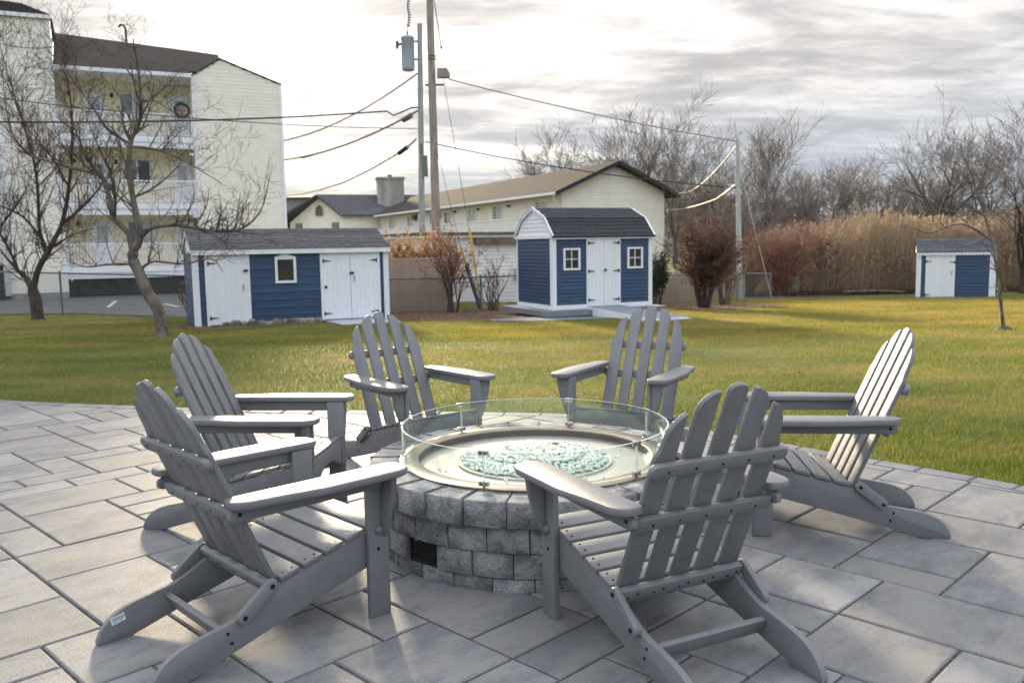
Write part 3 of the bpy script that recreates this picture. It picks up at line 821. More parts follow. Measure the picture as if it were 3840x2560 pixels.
while cnt < 420000:
    # distribution favours the near lawn
    y = 4.3 + 30 * gr.random() ** 2.2
    x = gr.uniform(-.64, .64) * (y + .8)
    k = int(round(x * 100)); py = PY.get(k)
    if x < 3.9 and (py is None or y < py + .004): continue
    if y > 17:
        if (((x - 1.7) * .914 + (y - 21.75) * .407) / 2.45) ** 2 + ((-(x - 1.7) * .407 + (y - 21.75) * .914) / .92) ** 2 < 1: continue
        if ((x + 1.4) / 3.0) ** 2 + ((y - 24.6) / 2.7) ** 2 < 1 or ((x - 5.9) / 2.4) ** 2 + ((y - 27.2) / 2.1) ** 2 < 1 and gr.random() < .8: continue
    s = 1 + max(0, (y - 8)) * .12
    clump = mnoise.noise((x * 3.1, y * 3.1, 4.0))
    h = gr.uniform(.026, .046) * (1 + .35 * clump) * (1 + max(0, y - 10) * .02)
    if py is not None and y < py + .06: h *= 1.15
    blade(x, y, h, gr.uniform(.0016, .0032) * s, gr.uniform(.004, .026)); cnt += 1
cnt = 0
while cnt < 120000:
    y = gr.uniform(14.5, 31.5); x = gr.uniform(-.66, .66) * y
    if (((x - 1.7) * .914 + (y - 21.75) * .407) / 2.45) ** 2 + ((-(x - 1.7) * .407 + (y - 21.75) * .914) / .92) ** 2 < 1: continue
    if ((x + 1.4) / 3.0) ** 2 + ((y - 24.6) / 2.7) ** 2 < 1 or ((x - 5.9) / 2.4) ** 2 + ((y - 27.2) / 2.1) ** 2 < 1: continue
    if x < -7 and y > 28.0 - (x + 14) * .6: continue
    blade(x, y, gr.uniform(.035, .06), gr.uniform(.006, .011), gr.uniform(.01, .04)); cnt += 1
gme = bpy.data.meshes.new('grass'); gme.from_pydata(gb.v, [], gb.f); gme.materials.append(MATS['blade'])
tag(link('grass', gme), 'short lawn grass bordering the patio', 'grass', kind='stuff')

# ------------------------------------------------------------------ sheds
def strap_hinge(x, z, sgn, y, parent):
    b = MB(); b.box(min(x, x - sgn * .03), max(x, x - sgn * .03), y - .014, y - .002, z - .045, z + .045)
    b.prism([(x - sgn * .03, z - .02), (x - sgn * .20, z - .006), (x - sgn * .20, z + .006), (x - sgn * .03, z + .02)][::sgn], y - .012, y - .004, lambda u, v, w: (u, w, v))
    return b.build('hinge', 'black_metal', parent)
def siding(parent, x0, x1, z0, z1, pitch, y, m, holes=(), lap=.014, name='siding_board', axis='x', flip=1, shape=None):
    """horizontal lapped boards on the plane y (local); holes = rects left out; each board its own piece"""
    z = z0; cache = {}
    while z < z1 - .01:
        zt = min(z + pitch, z1)
        segs = [(x0, x1)] if shape is None else [shape((z + zt) / 2)]
        for (hx0, hx1, hz0, hz1) in holes:
            if hz0 < (z + zt) / 2 < hz1:
                ns = []
                for a, c in segs:
                    if hx1 <= a or hx0 >= c: ns.append((a, c))
                    else:
                        if hx0 > a: ns.append((a, hx0))
                        if hx1 < c: ns.append((hx1, c))
                segs = ns
        for a, c in segs:
            if c - a < .02: continue
            key = (round(c - a, 3), round(zt - z, 3))
            if key not in cache:
                b = MB(); h = zt - z; w = c - a
                pr = [(-lap, 0), (.03, 0), (.03, h), (-.002, h), (-lap * .55, h * .35), (-lap * 1.0, .012)]
                if axis == 'x': b.prism(pr, 0, w, lambda u, v, ww: (ww, u * flip, v))
                else: b.prism(pr, 0, w, lambda u, v, ww: (u * flip, ww, v))
                cache[key] = b.mesh(name, m)
            link(name, cache[key], parent, (a, y, z) if axis == 'x' else (y, a, z))
        z = zt
def shingles(parent, W0, W1, p0, p1, n, m, seed, tab=.31, name='shingle_course', thick=.012):
    """courses of shingle tabs up a slope from p0=(y,z) (eave) to p1=(y,z)"""
    rr = random.Random(seed); dy, dz = (p1[0] - p0[0]) / n, (p1[1] - p0[1]) / n
    L_ = math.hypot(dy, dz); ny, nz_ = -dz / L_, dy / L_
    if nz_ < 0: ny, nz_ = -ny, -nz_
    for k in range(n):
        b = MB(); x = W0 - rr.uniform(0, tab)
        while x < W1:
            w = tab * rr.choice((.35, .5, .5, .7, 1.0)); a, c = max(W0, x), min(W1, x + w - .006); x += w
            if c - a < .01: continue
            t_ = thick * rr.uniform(.55, 1.5); dr = rr.uniform(-.02, .02) * (1 if rr.random() < .6 else 0)
            y0, z0 = p0[0] + dy * (k - dr), p0[1] + dz * (k - dr); y1, z1 = p0[0] + dy * (k + 1.25), p0[1] + dz * (k + 1.25)
            if k == n - 1: y1, z1 = p1
            b.add([(a, y0 + ny * t_, z0 + nz_ * t_), (c, y0 + ny * t_, z0 + nz_ * t_), (c, y1 + ny * .003, z1 + nz_ * .003), (a, y1 + ny * .003, z1 + nz_ * .003), (a, y0, z0), (c, y0, z0), (c, y1, z1), (a, y1, z1)],
                  [(0, 1, 2, 3), (4, 5, 1, 0), (1, 5, 6, 2), (4, 0, 3, 7), (3, 2, 6, 7), (4, 7, 6, 5)])
        link(name, b.mesh(name, m), parent)
def plank_door(parent, x0, x1, z0, z1, y, n, m, name='door'):
    d = B(name, m, parent, x0, x1, y - .018, y + .01, z0, z1)
    w = (x1 - x0) / n
    b = MB(); b.box(.0016, w - .0016, -.006, 0, 0, z1 - z0 - .02); me = b.mesh('plank', m)
    for k in range(n): link('plank', me, d, (x0 + k * w, y - .0185, z0 + .01))
    return d
def window(parent, x0, x1, z0, z1, y, fw_=.055, grid=(2, 2), glass='glass_dark', peak=0, name='window', frame='white_paint'):
    b = MB(); b.box(x0, x1, y - .01, y + .02, z0, z1); g = b.build(name, glass, parent)
    f = MB(); f.box(x0 - fw_, x0, y - .045, y + .02, z0 - fw_, z1 + fw_); f.box(x1, x1 + fw_, y - .045, y + .02, z0 - fw_, z1 + fw_)
    f.box(x0, x1, y - .0445, y + .02, z0 - fw_, z0); f.box(x0, x1, y - .0445, y + .02, z1, z1 + fw_)
    if peak:
        f.prism([(x0 - fw_, z1 + fw_), (x1 + fw_, z1 + fw_), ((x0 + x1) / 2 + .05, z1 + fw_ + peak), ((x0 + x1) / 2 - .05, z1 + fw_ + peak)], y - .044, y + .02, lambda u, v, w: (u, w, v))
    f.build('window_frame', frame, g)
    if grid[0] > 1 or grid[1] > 1:
        mu = MB()
        for k in range(1, grid[0]):
            x = x0 + (x1 - x0) * k / grid[0]; mu.box(x - .01, x + .01, y - .022, y - .011, z0, z1)
        for k in range(1, grid[1]):
            z = z0 + (z1 - z0) * k / grid[1]; mu.box(x0, x1, y - .0215, y - .0115, z - .01, z + .01)
        mu.build('glazing_bar', frame, g)
    return g
def latch(parent, x, z, y, s=1):
    b = MB(); b.box(x - .06 * s, x + .06 * s, y - .03, y - .002, z - .015, z + .015); b.box(x - .02, x + .03, y - .045, y - .03, z - .03, z + .03); b.build('latch', 'black_metal', parent)
def dhandle(parent, x, z, y):
    b = MB(); b.tube([(x, y - .004, z + .07), (x, y - .035, z + .05), (x, y - .04, z), (x, y - .035, z - .05), (x, y - .004, z - .07)], .009, 6); b.build('door_handle', 'black_metal', parent)

# long shed with grey shingles
s1 = thing('garden_shed', 'long blue shed with grey shingled roof, one single and one double white door', 'shed', (-7.27, 20.3, -.43), R(25.9))
W, L, H = 4.575, 2.1, 1.75
B('wall_body', 'navy', s1, -.08, W - .04, .035, L - .04, .02, H)
fr_ = bpy.data.objects.new('front_wall', None); COL.objects.link(fr_); fr_.parent = s1
siding(fr_, -.02, W - .10, .03, H - .03, .186, 0, 'navy', holes=((.13, 1.144, 0, 1.75), (2.836, 4.36, 0, 1.75), (1.74, 2.245, 1.02, 1.60)))
sl_ = bpy.data.objects.new('side_wall', None); COL.objects.link(sl_); sl_.parent = s1
siding(sl_, .05, L - .05, .03, H, .186, -.12, 'navy', axis='y')
for k, x in enumerate((0, W)):
    b = MB(); x0 = -.142 if k == 0 else W - .115; b.box(x0, x0 + .137, -.024, .0, 0, H - .02); b.box(-.142 if k == 0 else W, -.12 if k == 0 else W + .022, .0005, .10, 0, H - .02); b.build('corner_trim', 'white_paint', s1)
d1 = plank_door(s1, .19, 1.08, .05, 1.66, -.02, 7, 'white_door')
b = MB(); b.box(.13, .19, -.045, .0, .03, 1.72); b.box(1.08, 1.144, -.045, .0, .03, 1.72); b.box(.19, 1.08, -.0445, 0, 1.665, 1.72); b.build('door_frame', 'white_paint', s1)
for z in (.22, 1.50): strap_hinge(.19, z, -1, -.047, d1)
latch(d1, 1.05, 1.32, -.047); dhandle(d1, .98, .92, -.047)
d2 = plank_door(s1, 2.90, 3.585, .05, 1.66, -.02, 6, 'white_door'); d3 = plank_door(s1, 3.595, 4.29, .05, 1.66, -.02, 6, 'white_door')
b = MB(); b.box(2.836, 2.90, -.045, 0, .03, 1.72); b.box(4.29, 4.36, -.045, 0, .03, 1.72); b.box(2.90, 4.29, -.0445, 0, 1.665, 1.72); b.build('door_frame', 'white_paint', s1)
for z in (.20, 1.50): strap_hinge(2.90, z, -1, -.047, d2); strap_hinge(4.29, z, 1, -.047, d3)
latch(d3, 3.62, 1.19, -.047); dhandle(d3, 3.68, 1.04, -.047)
B('door_plate', 'black_metal', d2, 2.93, 2.99, -.056, -.0455, .82, .89)
window(s1, 1.80, 2.185, 1.05, 1.56, -.012, .06, (1, 1), 'glass_dark', .07)
B('fascia', 'white_paint', s1, -.165, W + .045, -.125, -.07, H - .05, H + .075)
B('soffit', 'white_paint', s1, -.16, W + .04, -.069, .03, H - .03, H - .005)
rf = bpy.data.objects.new('roof', None); COL.objects.link(rf); rf.parent = s1
b = MB(); b.prism([(-.10, H + .075), (L / 2, H + .56), (L + .10, H + .075), (L + .10, H + .045), (L / 2, H + .53), (-.10, H + .045)], -.165, W + .045, lambda u, v, w: (w, u, v)); b.build('roof_deck', 'shingle_grey', rf)
shingles(rf, -.18, W + .06, (-.14, H + .07), (L / 2, H + .575), 9, 'shingle_grey', 4)
shingles(rf, -.18, W + .06, (L + .14, H + .07), (L / 2, H + .575), 4, 'shingle_grey', 5)
for x in (-.12, W - .03):
    b = MB(); b.prism([(0, H), (L, H), (L / 2, H + .50)], x, x + .03, lambda u, v, w: (w, u, v)); b.build('gable', 'white_paint', s1)
    b = MB(); xx = -.168 if x < 0 else W + .018
    b.beam((xx + .015, -.10, H + .02), (xx + .015, L / 2, H + .50), .03, .09); b.beam((xx + .015, L / 2, H + .50), (xx + .015, L + .1, H + .02), .03, .09); b.build('barge_board', 'white_paint', s1)
b = MB(); b.prism([(-.02, .03), (-1.75, -.03 + (ground(-2.6, 19.2) + .43) + .02), (-1.75, -.08 + (ground(-2.6, 19.2) + .43)), (-.02, -.12)], 2.9, 4.3, lambda u, v, w: (w, u, v)); b.build('ramp', 'ramp_grey', s1)
B('skid_base', 'slab_grey', s1, .05, W - .05, .03, L - .05, -.12, .019)

# barn-roofed shed
s2 = thing('garden_shed', 'blue barn-roofed shed on a grey slab with white double doors between two windows', 'shed', (1.062, 22.0, -.275), R(24.2))
W, L, H = 2.93, 2.14, 1.87
B('wall_body', 'navy', s2, .04, W - .04, .035, L - .04, .02, H)
fr_ = bpy.data.objects.new('front_wall', None); COL.objects.link(fr_); fr_.parent = s2
siding(fr_, .11, W - .11, .13, H - .04, .0965, 0, 'navy', holes=((.967, 1.95, 0, 1.83), (.29, .76, 1.0, 1.56), (2.18, 2.64, 1.0, 1.56)))
sl_ = bpy.data.objects.new('side_wall', None); COL.objects.link(sl_); sl_.parent = s2
siding(sl_, .11, L - .06, .13, H - .02, .0965, 0, 'navy', axis='y')
for k in (0, 1):
    b = MB(); x0 = -.022 if k == 0 else W - .09; b.box(x0, x0 + .112, -.026, 0, .0, H); b.box(-.024 if k == 0 else W + .0005, 0 if k == 0 else W + .024, .0005, .115, 0, H); b.build('corner_trim', 'white_paint', s2)
B('corner_trim', 'white_paint', s2, -.022, 0, L - .06, L, 0, H)
B('skirt_board', 'white_paint', s2, .091, W - .091, -.025, 0, .0, .115); B('skirt_board', 'white_paint', s2, -.023, 0, .116, L - .061, 0, .115)
d1 = plank_door(s2, .995, 1.455, .05, 1.80, -.02, 4, 'white_worn'); d2 = plank_door(s2, 1.462, 1.925, .05, 1.80, -.02, 4, 'white_worn')
b = MB(); b.box(.955, .995, -.04, 0, .116, 1.84); b.box(1.925, 1.965, -.04, 0, .116, 1.84); b.box(.995, 1.925, -.0395, 0, 1.803, 1.84); b.build('door_frame', 'white_paint', s2)
for z in (.22, .96, 1.68): strap_hinge(.995, z, -1, -.047, d1); strap_hinge(1.925, z, 1, -.047, d2)
latch(d2, 1.49, .98, -.047, .4)
window(s2, .335, .715, 1.05, 1.51, -.012, .05, (2, 2), 'glass_dark'); window(s2, 2.225, 2.595, 1.05, 1.51, -.012, .05, (2, 2), 'glass_dark')
gam = [(-.10, H - .02), (.36, H + .45), (L / 2, H + .735), (L - .36, H + .45), (L + .10, H - .02)]
gb_ = MB(); gb_.prism([(0, H)] + gam[1:4] + [(L, H)], .0, .03, lambda u, v, w: (w, u, v)); gb_.build('gable', 'white_paint', s2)
gb_ = MB(); gb_.prism([(0, H)] + gam[1:4] + [(L, H)], W - .03, W, lambda u, v, w: (w, u, v)); gb_.build('gable', 'white_paint', s2)
def gshape(z):
    h = z - H
    if h < .45: d_ = .36 * h / .45
    else: d_ = .36 + (L / 2 - .36) * (h - .45) / .285
    return (d_ + .02, L - d_ - .02)
gs = bpy.data.objects.new('gable_siding', None); COL.objects.link(gs); gs.parent = s2
siding(gs, 0, L, H + .03, H + .70, .105, -.002, 'white_paint', axis='y', shape=gshape, name='siding_board')
B('gable_band', 'white_paint', s2, -.045, -.003, -.02, L + .02, H - .06, H + .03)
b = MB()
for a, c in zip(gam, gam[1:]): b.beam((-.045, a[0], a[1]), (-.045, c[0], c[1]), .04, .07)
b.build('barge_board', 'white_paint', s2)
b = MB()
for a, c in zip(gam, gam[1:]): b.beam((W + .045, a[0], a[1]), (W + .045, c[0], c[1]), .04, .07)
b.build('barge_board', 'white_paint', s2)
B('fascia', 'white_paint', s2, -.02, W + .06, -.085, -.03, H - .085, H + .01)
rf = bpy.data.objects.new('roof', None); COL.objects.link(rf); rf.parent = s2
b = MB(); b.prism(gam + [(y, z - .03) for y, z in reversed(gam)], -.06, W + .06, lambda u, v, w: (w, u, v)); b.build('roof_deck', 'shingle_dark', rf)
shingles(rf, -.07, W + .07, (gam[0][0] - .03, gam[0][1] - .01), (gam[1][0], gam[1][1] + .01), 5, 'shingle_dark', 14, .5); shingles(rf, -.07, W + .07, (gam[1][0] - .02, gam[1][1] + .01), (gam[2][0], gam[2][1] + .014), 5, 'shingle_dark', 15, .5)
shingles(rf, -.07, W + .07, (gam[4][0], gam[4][1]), (gam[3][0], gam[3][1] + .01), 3, 'shingle_dark', 16, .5); shingles(rf, -.07, W + .07, (gam[3][0] + .02, gam[3][1] + .01), (gam[2][0], gam[2][1] + .014), 3, 'shingle_dark', 17, .5)
B('slab', 'slab_grey', s2, -.34, W + .28, -.32, L + .3, -.145, -.003)
rp = thing('access_ramp', 'grey ramp with white sides leading down from the barn-roofed shed doors', 'ramp', (1.062, 22.0, -.275), R(24.2))
ze = ground(3.4, 19.5) + .275
b = MB(); b.prism([(-.05, .055), (-2.95, ze + .05), (-2.95, ze + .02), (-.05, .015)], .98, 1.98, lambda u, v, w: (w, u, v)); b.build('ramp_deck', 'slab_grey', rp)
for x in (.955, 1.981):
    b = MB(); b.prism([(-.05, .05), (-2.9, ze + .045), (-2.9, ze - .03), (-.45, -.17), (-.05, -.17)], x, x + .024, lambda u, v, w: (w, u, v)); b.build('side_board', 'white_paint', rp)
b = MB(); b.prism([(-2.9, ze + .052), (-3.15, ze + .01), (-3.15, ze - .005), (-2.9, ze + .02)], 1.0, 1.96, lambda u, v, w: (w, u, v)); b.build('threshold_plate', 'ramp_grey', rp)

# small far shed
s3 = thing('garden_shed', 'small blue shed with white door standing against the tall tan reeds', 'shed', (15.40, 33.0, -.93), R(-22))
W, L, H = 2.62, 1.7, 1.77
B('wall_body', 'navy', s3, .04, W - .04, .035, L - .04, .02, H)
fr_ = bpy.data.objects.new('front_wall', None); COL.objects.link(fr_); fr_.parent = s3
siding(fr_, .13, W - .17, .03, H - .03, .125, 0, 'navy', holes=((.27, 1.31, 0, 1.8),))
b = MB(); b.box(-.022, .14, -.024, 0, 0, H - .01); b.box(-.022, 0, .0005, .1, 0, H); b.build('corner_trim', 'white_paint', s3)
b = MB(); b.box(W - .19, W + .022, -.024, 0, 0, H - .01); b.box(W, W + .022, .0005, .1, 0, H); b.build('corner_trim', 'white_paint', s3)
d1 = plank_door(s3, .29, 1.29, .04, 1.69, -.02, 6, 'white_door')
for z in (.2, 1.45): strap_hinge(.29, z, -1, -.047, d1)
strap_hinge(1.29, 1.42, 1, -.047, d1); dhandle(d1, 1.18, 1.02, -.047)
B('fascia', 'white_paint', s3, -.03, W + .03, -.10, -.05, H - .06, H + .04)
b = MB()
for k in range(22): b.box(-.03 + k * .118, -.03 + k * .118 + .085, -.104, -.1005, H - .10, H - .055)
b.build('scalloped_trim', 'white_paint', s3)
b = MB(); b.prism([(0, H), (L, H), (L * .5, H + .46)], 0, .03, lambda u, v, w: (w, u, v)); b.build('gable', 'white_paint', s3)
b = MB(); b.prism([(0, H), (L, H), (L * .5, H + .46)], W - .03, W, lambda u, v, w: (w, u, v)); b.build('gable', 'white_paint', s3)
rf = bpy.data.objects.new('roof', None); COL.objects.link(rf); rf.parent = s3
b = MB(); b.prism([(-.10, H + .04), (L / 2, H + .5), (L + .1, H + .04), (L + .1, H + .01), (L / 2, H + .47), (-.1, H + .01)], -.03, W + .03, lambda u, v, w: (w, u, v)); b.build('roof_deck', 'shingle_blue', rf)
shingles(rf, -.035, W + .035, (-.13, H + .035), (L / 2, H + .515), 7, 'shingle_blue', 24); shingles(rf, -.035, W + .035, (L + .13, H + .035), (L / 2, H + .515), 3, 'shingle_blue', 25)

# rocks along the foot of the long shed
rr = random.Random(9)
e1 = Vector((math.cos(R(25.9)), math.sin(R(25.9)))); n1_ = Vector((math.sin(R(25.9)), -math.cos(R(25.9))))
rock_lab = ['flat pale stone', 'rounded grey stone', 'squarish tan stone', 'low brown stone', 'chunky grey stone', 'small mossy stone', 'broad flat stone', 'dark rounded stone', 'pale wedge-shaped stone', 'small round stone', 'blocky brown stone', 'thin leaning stone']
for k in range(12):
    s_ = .55 + k * .195
    bm = bmesh.new(); bmesh.ops.create_icosphere(bm, subdivisions=2, radius=1)
    w_, d_, h_ = rr.uniform(.09, .15), rr.uniform(.08, .12), rr.uniform(.06, .125); sh = Vector((rr.random() * 9, rr.random() * 9, rr.random() * 9))
    for v in bm.verts:
        q = v.co.copy(); nn = 1 + .35 * mnoise.noise(q * 1.3 + sh)
        for c_ in range(3): q[c_] = max(-.75, min(.75, q[c_]))
        v.co = Vector((q.x * w_, q.y * d_, q.z * h_)) * nn * 1.25
    me = bpy.data.meshes.new('rock'); bm.to_mesh(me); bm.free(); me.materials.append(MATS['rock'])
    px, py = -7.27 + e1.x * s_ + n1_.x * .16, 20.3 + e1.y * s_ + n1_.y * .16
    o = link('stone', me, None, (px, py, ground(px, py) + h_ * .35), (0, 0, rr.uniform(0, 3)))
    tag(o, '%s, %s in the row along the foot of the long blue shed' % (rock_lab[k], ('first', 'second', 'third', 'fourth', 'fifth', 'sixth', 'seventh', 'eighth', 'ninth', 'tenth', 'eleventh', 'last')[k]), 'stone', 'stones along the long shed')

# beds, gravel, asphalt
def sheet(name, m, poly, dz, kind='structure', seg=.6, jit=0):
    bm = bmesh.new(); vs = [bm.verts.new((x, y, 0)) for x, y in poly]; bm.faces.new(vs); bmesh.ops.triangulate(bm, faces=bm.faces)
    for _ in range(4):
        ed = [e for e in bm.edges if e.calc_length() > seg]
        if not ed: break
        bmesh.ops.subdivide_edges(bm, edges=ed, cuts=1); bmesh.ops.triangulate(bm, faces=[f for f in bm.faces if len(f.verts) > 3])
    for v in bm.verts: v.co.z = ground(v.co.x, v.co.y) + dz + (jit * mnoise.noise(v.co * 3) if jit else 0)
    me = bpy.data.meshes.new(name); bm.to_mesh(me); bm.free(); me.materials.append(MATS[m])
    bmn = me; return tag(link(name, me), kind=kind)
def blob(cx_, cy_, rx, ry, rz, n=28, seed=1, am=.15):
    out = []
    for k in range(n):
        a = 2 * PI * k / n; q = 1 + am * mnoise.noise((math.cos(a) * 1.7, math.sin(a) * 1.7, seed))
        x, y = rx * q * math.cos(a), ry * q * math.sin(a)
        out.append((cx_ + x * math.cos(rz) - y * math.sin(rz), cy_ + x * math.sin(rz) + y * math.cos(rz)))
    return out
sheet('soil_bed', 'soil', blob(-1.4, 24.6, 3.2, 3.0, R(30), seed=2), .004)
sheet('gravel_strip', 'gravel', blob(1.7, 21.75, 2.5, .95, R(24), seed=3, am=.3), .008)
sheet('soil_bed', 'soil', blob(5.9, 27.2, 2.6, 2.3, R(30), seed=4), .004)
sheet('soil_bed', 'soil', blob(9.5, 36.2, 9.5, 2.4, R(22), seed=5, am=.3), .004)
sheet('soil_bed', 'soil', blob(-7.0, 21.0, 1.6, 1.8, R(30), seed=8), .004)
sheet('parking_lot', 'asphalt', [(-40, 31.8), (-14.0, 28.4), (-8.3, 24.6), (-6.2, 26.0), (-9, 40), (-40, 62)], .006, seg=2)
for k, (x0, y0, x1, y1) in enumerate(((-16.2, 35.6, -14.6, 31.4), (-13.2, 33.0, -11.9, 31.0), (-12.6, 35.5, -10.2, 33.2))):
    b = MB(); d_ = Vector((x1 - x0, y1 - y0)).normalized(); p_ = Vector((-d_.y, d_.x)) * .07
    b.v = [(x0 - p_.x, y0 - p_.y, ground(x0, y0) + .012), (x1 - p_.x, y1 - p_.y, ground(x1, y1) + .012), (x1 + p_.x, y1 + p_.y, ground(x1, y1) + .012), (x0 + p_.x, y0 + p_.y, ground(x0, y0) + .012)]; b.f = [(0, 1, 2, 3)]
    tag(b.build('parking_line', 'road_paint'), kind='structure')

# ------------------------------------------------------------------ apartment building
A0 = (-19.6, 38.5, -.64)
apt = thing('apartment_building', 'cream sided three-storey apartment building with white balconies and brown roof', 'building', A0, R(25.5))
def wall_board(name, m, x0, x1, z0, z1, y, pitch=.165, holes=(), shape=None, thick=.2, parent=None):
    w_ = B(name, m, parent or apt, x0, x1, y + .031, y + thick, z0, z1) if shape is None else None
    if w_ is None:
        w_ = bpy.data.objects.new(name, None); COL.objects.link(w_); w_.parent = parent or apt
    siding(w_, x0, x1, z0, z1, pitch, y, m, holes, lap=.009, shape=shape); return w_
TZ = lambda z: z + .64
XT = -2.15
wall_board('tower_wall', 'cream', XT, 0, TZ(-.35), TZ(11.35), 0)
B('tower_side', 'cream', apt, XT + .002, -.002, .202, 7.5, TZ(-.35), TZ(11.3)); B('foundation', 'concrete', apt, XT - .05, .03, -.02, 7.5, TZ(-.75), TZ(-.352))
for x in (XT - .03, -.10):
    b = MB(); b.box(x, x + .13, -.045, -.0205, TZ(-.35), TZ(11.35)); b.build('corner_trim', 'white_trim', apt)
B('corner_trim', 'white_trim', apt, .0005, .03, -.044, .12, TZ(-.35), TZ(11.35))
b = MB(); b.prism([(XT - .1, TZ(11.35)), (.12, TZ(11.35)), (.12, TZ(11.47)), (-1.0, TZ(11.85)), (XT - .1, TZ(11.92))], -.12, 7.6, lambda u, v, w: (u, w, v)); b.build('tower_roof', 'shingle_brown', apt)
B('tower_fascia', 'white_trim', apt, XT - .1, .14, -.15, -.121, TZ(11.30), TZ(11.46))
WX0, WX1 = 5.64, 9.66
wing_top = lambda x: 9.3 + (x - WX0) / 1.3 * .85 if x < WX0 + 1.3 else 10.15 - (x - WX0 - 1.3) / (WX1 - WX0 - 1.3) * .97
def wshape(z):
    zz_ = z - .64
    x0 = WX0 if zz_ < 9.3 else WX0 + (zz_ - 9.3) / .85 * 1.3
    x1 = WX1 if zz_ < 9.18 else WX1 - (zz_ - 9.18) / .97 * (WX1 - WX0 - 1.3)
    return (x0, x1)
ww = wall_board('wing_wall', 'cream', WX0, WX1, TZ(-.5), TZ(10.12), 0, shape=wshape)
b = MB(); b.prism([(WX0, TZ(-.5)), (WX1, TZ(-.5)), (WX1, TZ(9.18)), (WX0 + 1.3, TZ(10.15)), (WX0, TZ(9.3))], .031, 8, lambda u, v, w: (u, w, v)); b.build('wing_body', 'cream', apt)
for x in (WX0 - .03, WX1 - .11): B('corner_trim', 'white_trim', apt, x, x + .14, -.045, -.0205, TZ(-.5), TZ(9.28) if x < 6 else TZ(9.16))
b = MB(); b.prism([(WX0 - .05, TZ(9.29)), (WX0 + 1.3, TZ(10.16)), (WX1 + .06, TZ(9.17)), (WX1 + .06, TZ(9.23)), (WX0 + 1.3, TZ(10.23)), (WX0 - .05, TZ(9.36))], -.06, 8.1, lambda u, v, w: (u, w, v)); b.build('wing_roof', 'shingle_brown', apt)
# main block behind the balconies
YB = 1.55
doors = (1.1, 1.97); wins = (2.6, 3.75); rdoor = (4.75, 5.55)
for fl, zf in enumerate((.72, 3.55, 6.55)):
    ztop = (3.2, 6.2, 9.2)[fl]
    hol = ((doors[0], doors[1], 0, TZ(zf + 2.05)), (wins[0], wins[1], TZ(zf + .95), TZ(zf + 2.1)), (rdoor[0], rdoor[1], 0, TZ(zf + 2.05)))
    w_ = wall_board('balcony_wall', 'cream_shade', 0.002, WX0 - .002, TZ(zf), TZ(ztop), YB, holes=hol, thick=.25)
    for (a, c) in (doors, rdoor):
        d_ = B('balcony_door', 'white_trim', apt, a + .06, c - .06, YB - .02, YB + .03, TZ(zf + .02), TZ(zf + 2.0)); B('door_pane', 'curtain', d_, a + .2, c - .2, YB - .032, YB - .021, TZ(zf + .95), TZ(zf + 1.85))
        f = MB(); f.box(a, a + .06, YB - .04, YB + .03, TZ(zf), TZ(zf + 2.06)); f.box(c - .06, c, YB - .04, YB + .03, TZ(zf), TZ(zf + 2.06)); f.box(a + .06, c - .06, YB - .04, YB + .03, TZ(zf + 2.0), TZ(zf + 2.06)); f.build('door_frame', 'white_trim', d_)
    for q in (0, 1):
        a = wins[0] + q * .575; window(apt, a + .05, a + .55, TZ(zf + 1.0), TZ(zf + 2.05), YB, .045, (1, 1), ('glass_pale', 'curtain')[q] if fl != 1 else ('glass_pale', 'glass_dark')[q], frame='white_trim')
    bal = bpy.data.objects.new('balcony', None); COL.objects.link(bal); bal.parent = apt
    B('deck', 'white_trim', bal, .03, WX0 - .03, -.02, YB - .001, TZ(zf - .26), TZ(zf - .001))
    B('deck_beam', 'white_trim', bal, .035, WX0 - .035, .02, .20, TZ(zf - .52), TZ(zf - .262))
    rl = B('railing', 'white_trim', bal, .03, WX0 - .03, .02, .07, TZ(zf + .98), TZ(zf + 1.04)); B('bottom_rail', 'white_trim', bal, .03, WX0 - .03, .025, .065, TZ(zf + .08), TZ(zf + .12))
    pb_ = MB(); pb_.box(-.018, .018, .027, .063, 0, .858); pm = pb_.mesh('baluster', 'white_trim')
    n_ = 44
    for q in range(n_): link('baluster', pm, bal, (.10 + q * (WX0 - .2) / (n_ - 1), 0, TZ(zf + .121)))
    for x in (.03, 2.75, WX0 - .13): B('rail_post', 'white_trim', bal, x, x + .10, -.005, .10, TZ(zf), TZ(zf + 1.08))
    if fl < 2:
        for x in (.05, WX0 - .25): B('bracket_block', 'white_trim', bal, x, x + .22, .0, .3, TZ(zf + 2.2), TZ(zf + 2.30))
    for x in (.55, 2.3): 
        q = MB(); q.lathe([(0, .12), (.06, .10), (.07, -.08), (0, -.1)], 10, (x, YB - .07, TZ(zf + 1.95))); q.build('wall_lamp', 'black_metal', apt)
B('soffit', 'white_trim', apt, .002, WX0 - .002, -.25, YB, TZ(9.205), TZ(9.26)); B('gutter', 'white_trim', apt, .032, WX0 - .033, -.38, -.251, TZ(9.20), TZ(9.36))
b = MB(); rv = [(.03, -.36, 9.36), (WX0 - .06, -.36, 9.36), (WX0 - .06, .07, 9.555), (WX0 + 1.4, .07, 9.555), (WX0 + 1.95, 5.2, 11.45), (.03, 5.2, 11.9)]
b.v = [(x, y, z + .64) for x, y, z in rv] + [(x, y, z + .54) for x, y, z in rv]; b.f = [(0, 1, 2, 3, 4, 5), (11, 10, 9, 8, 7, 6)] + [(k, (k + 1) % 6, 6 + (k + 1) % 6, 6 + k) for k in range(6)]; ro = b.build('main_roof', 'shingle_brown', apt)
q = MB(); q.tube([(3.2, 4.6, TZ(11.6)), (3.2, 4.6, TZ(12.25)), (3.12, 4.6, TZ(12.38)), (2.98, 4.6, TZ(12.40)), (2.9, 4.6, TZ(12.28))], .055, 8); q.build('vent_pipe', 'black_metal', ro, smooth=60)
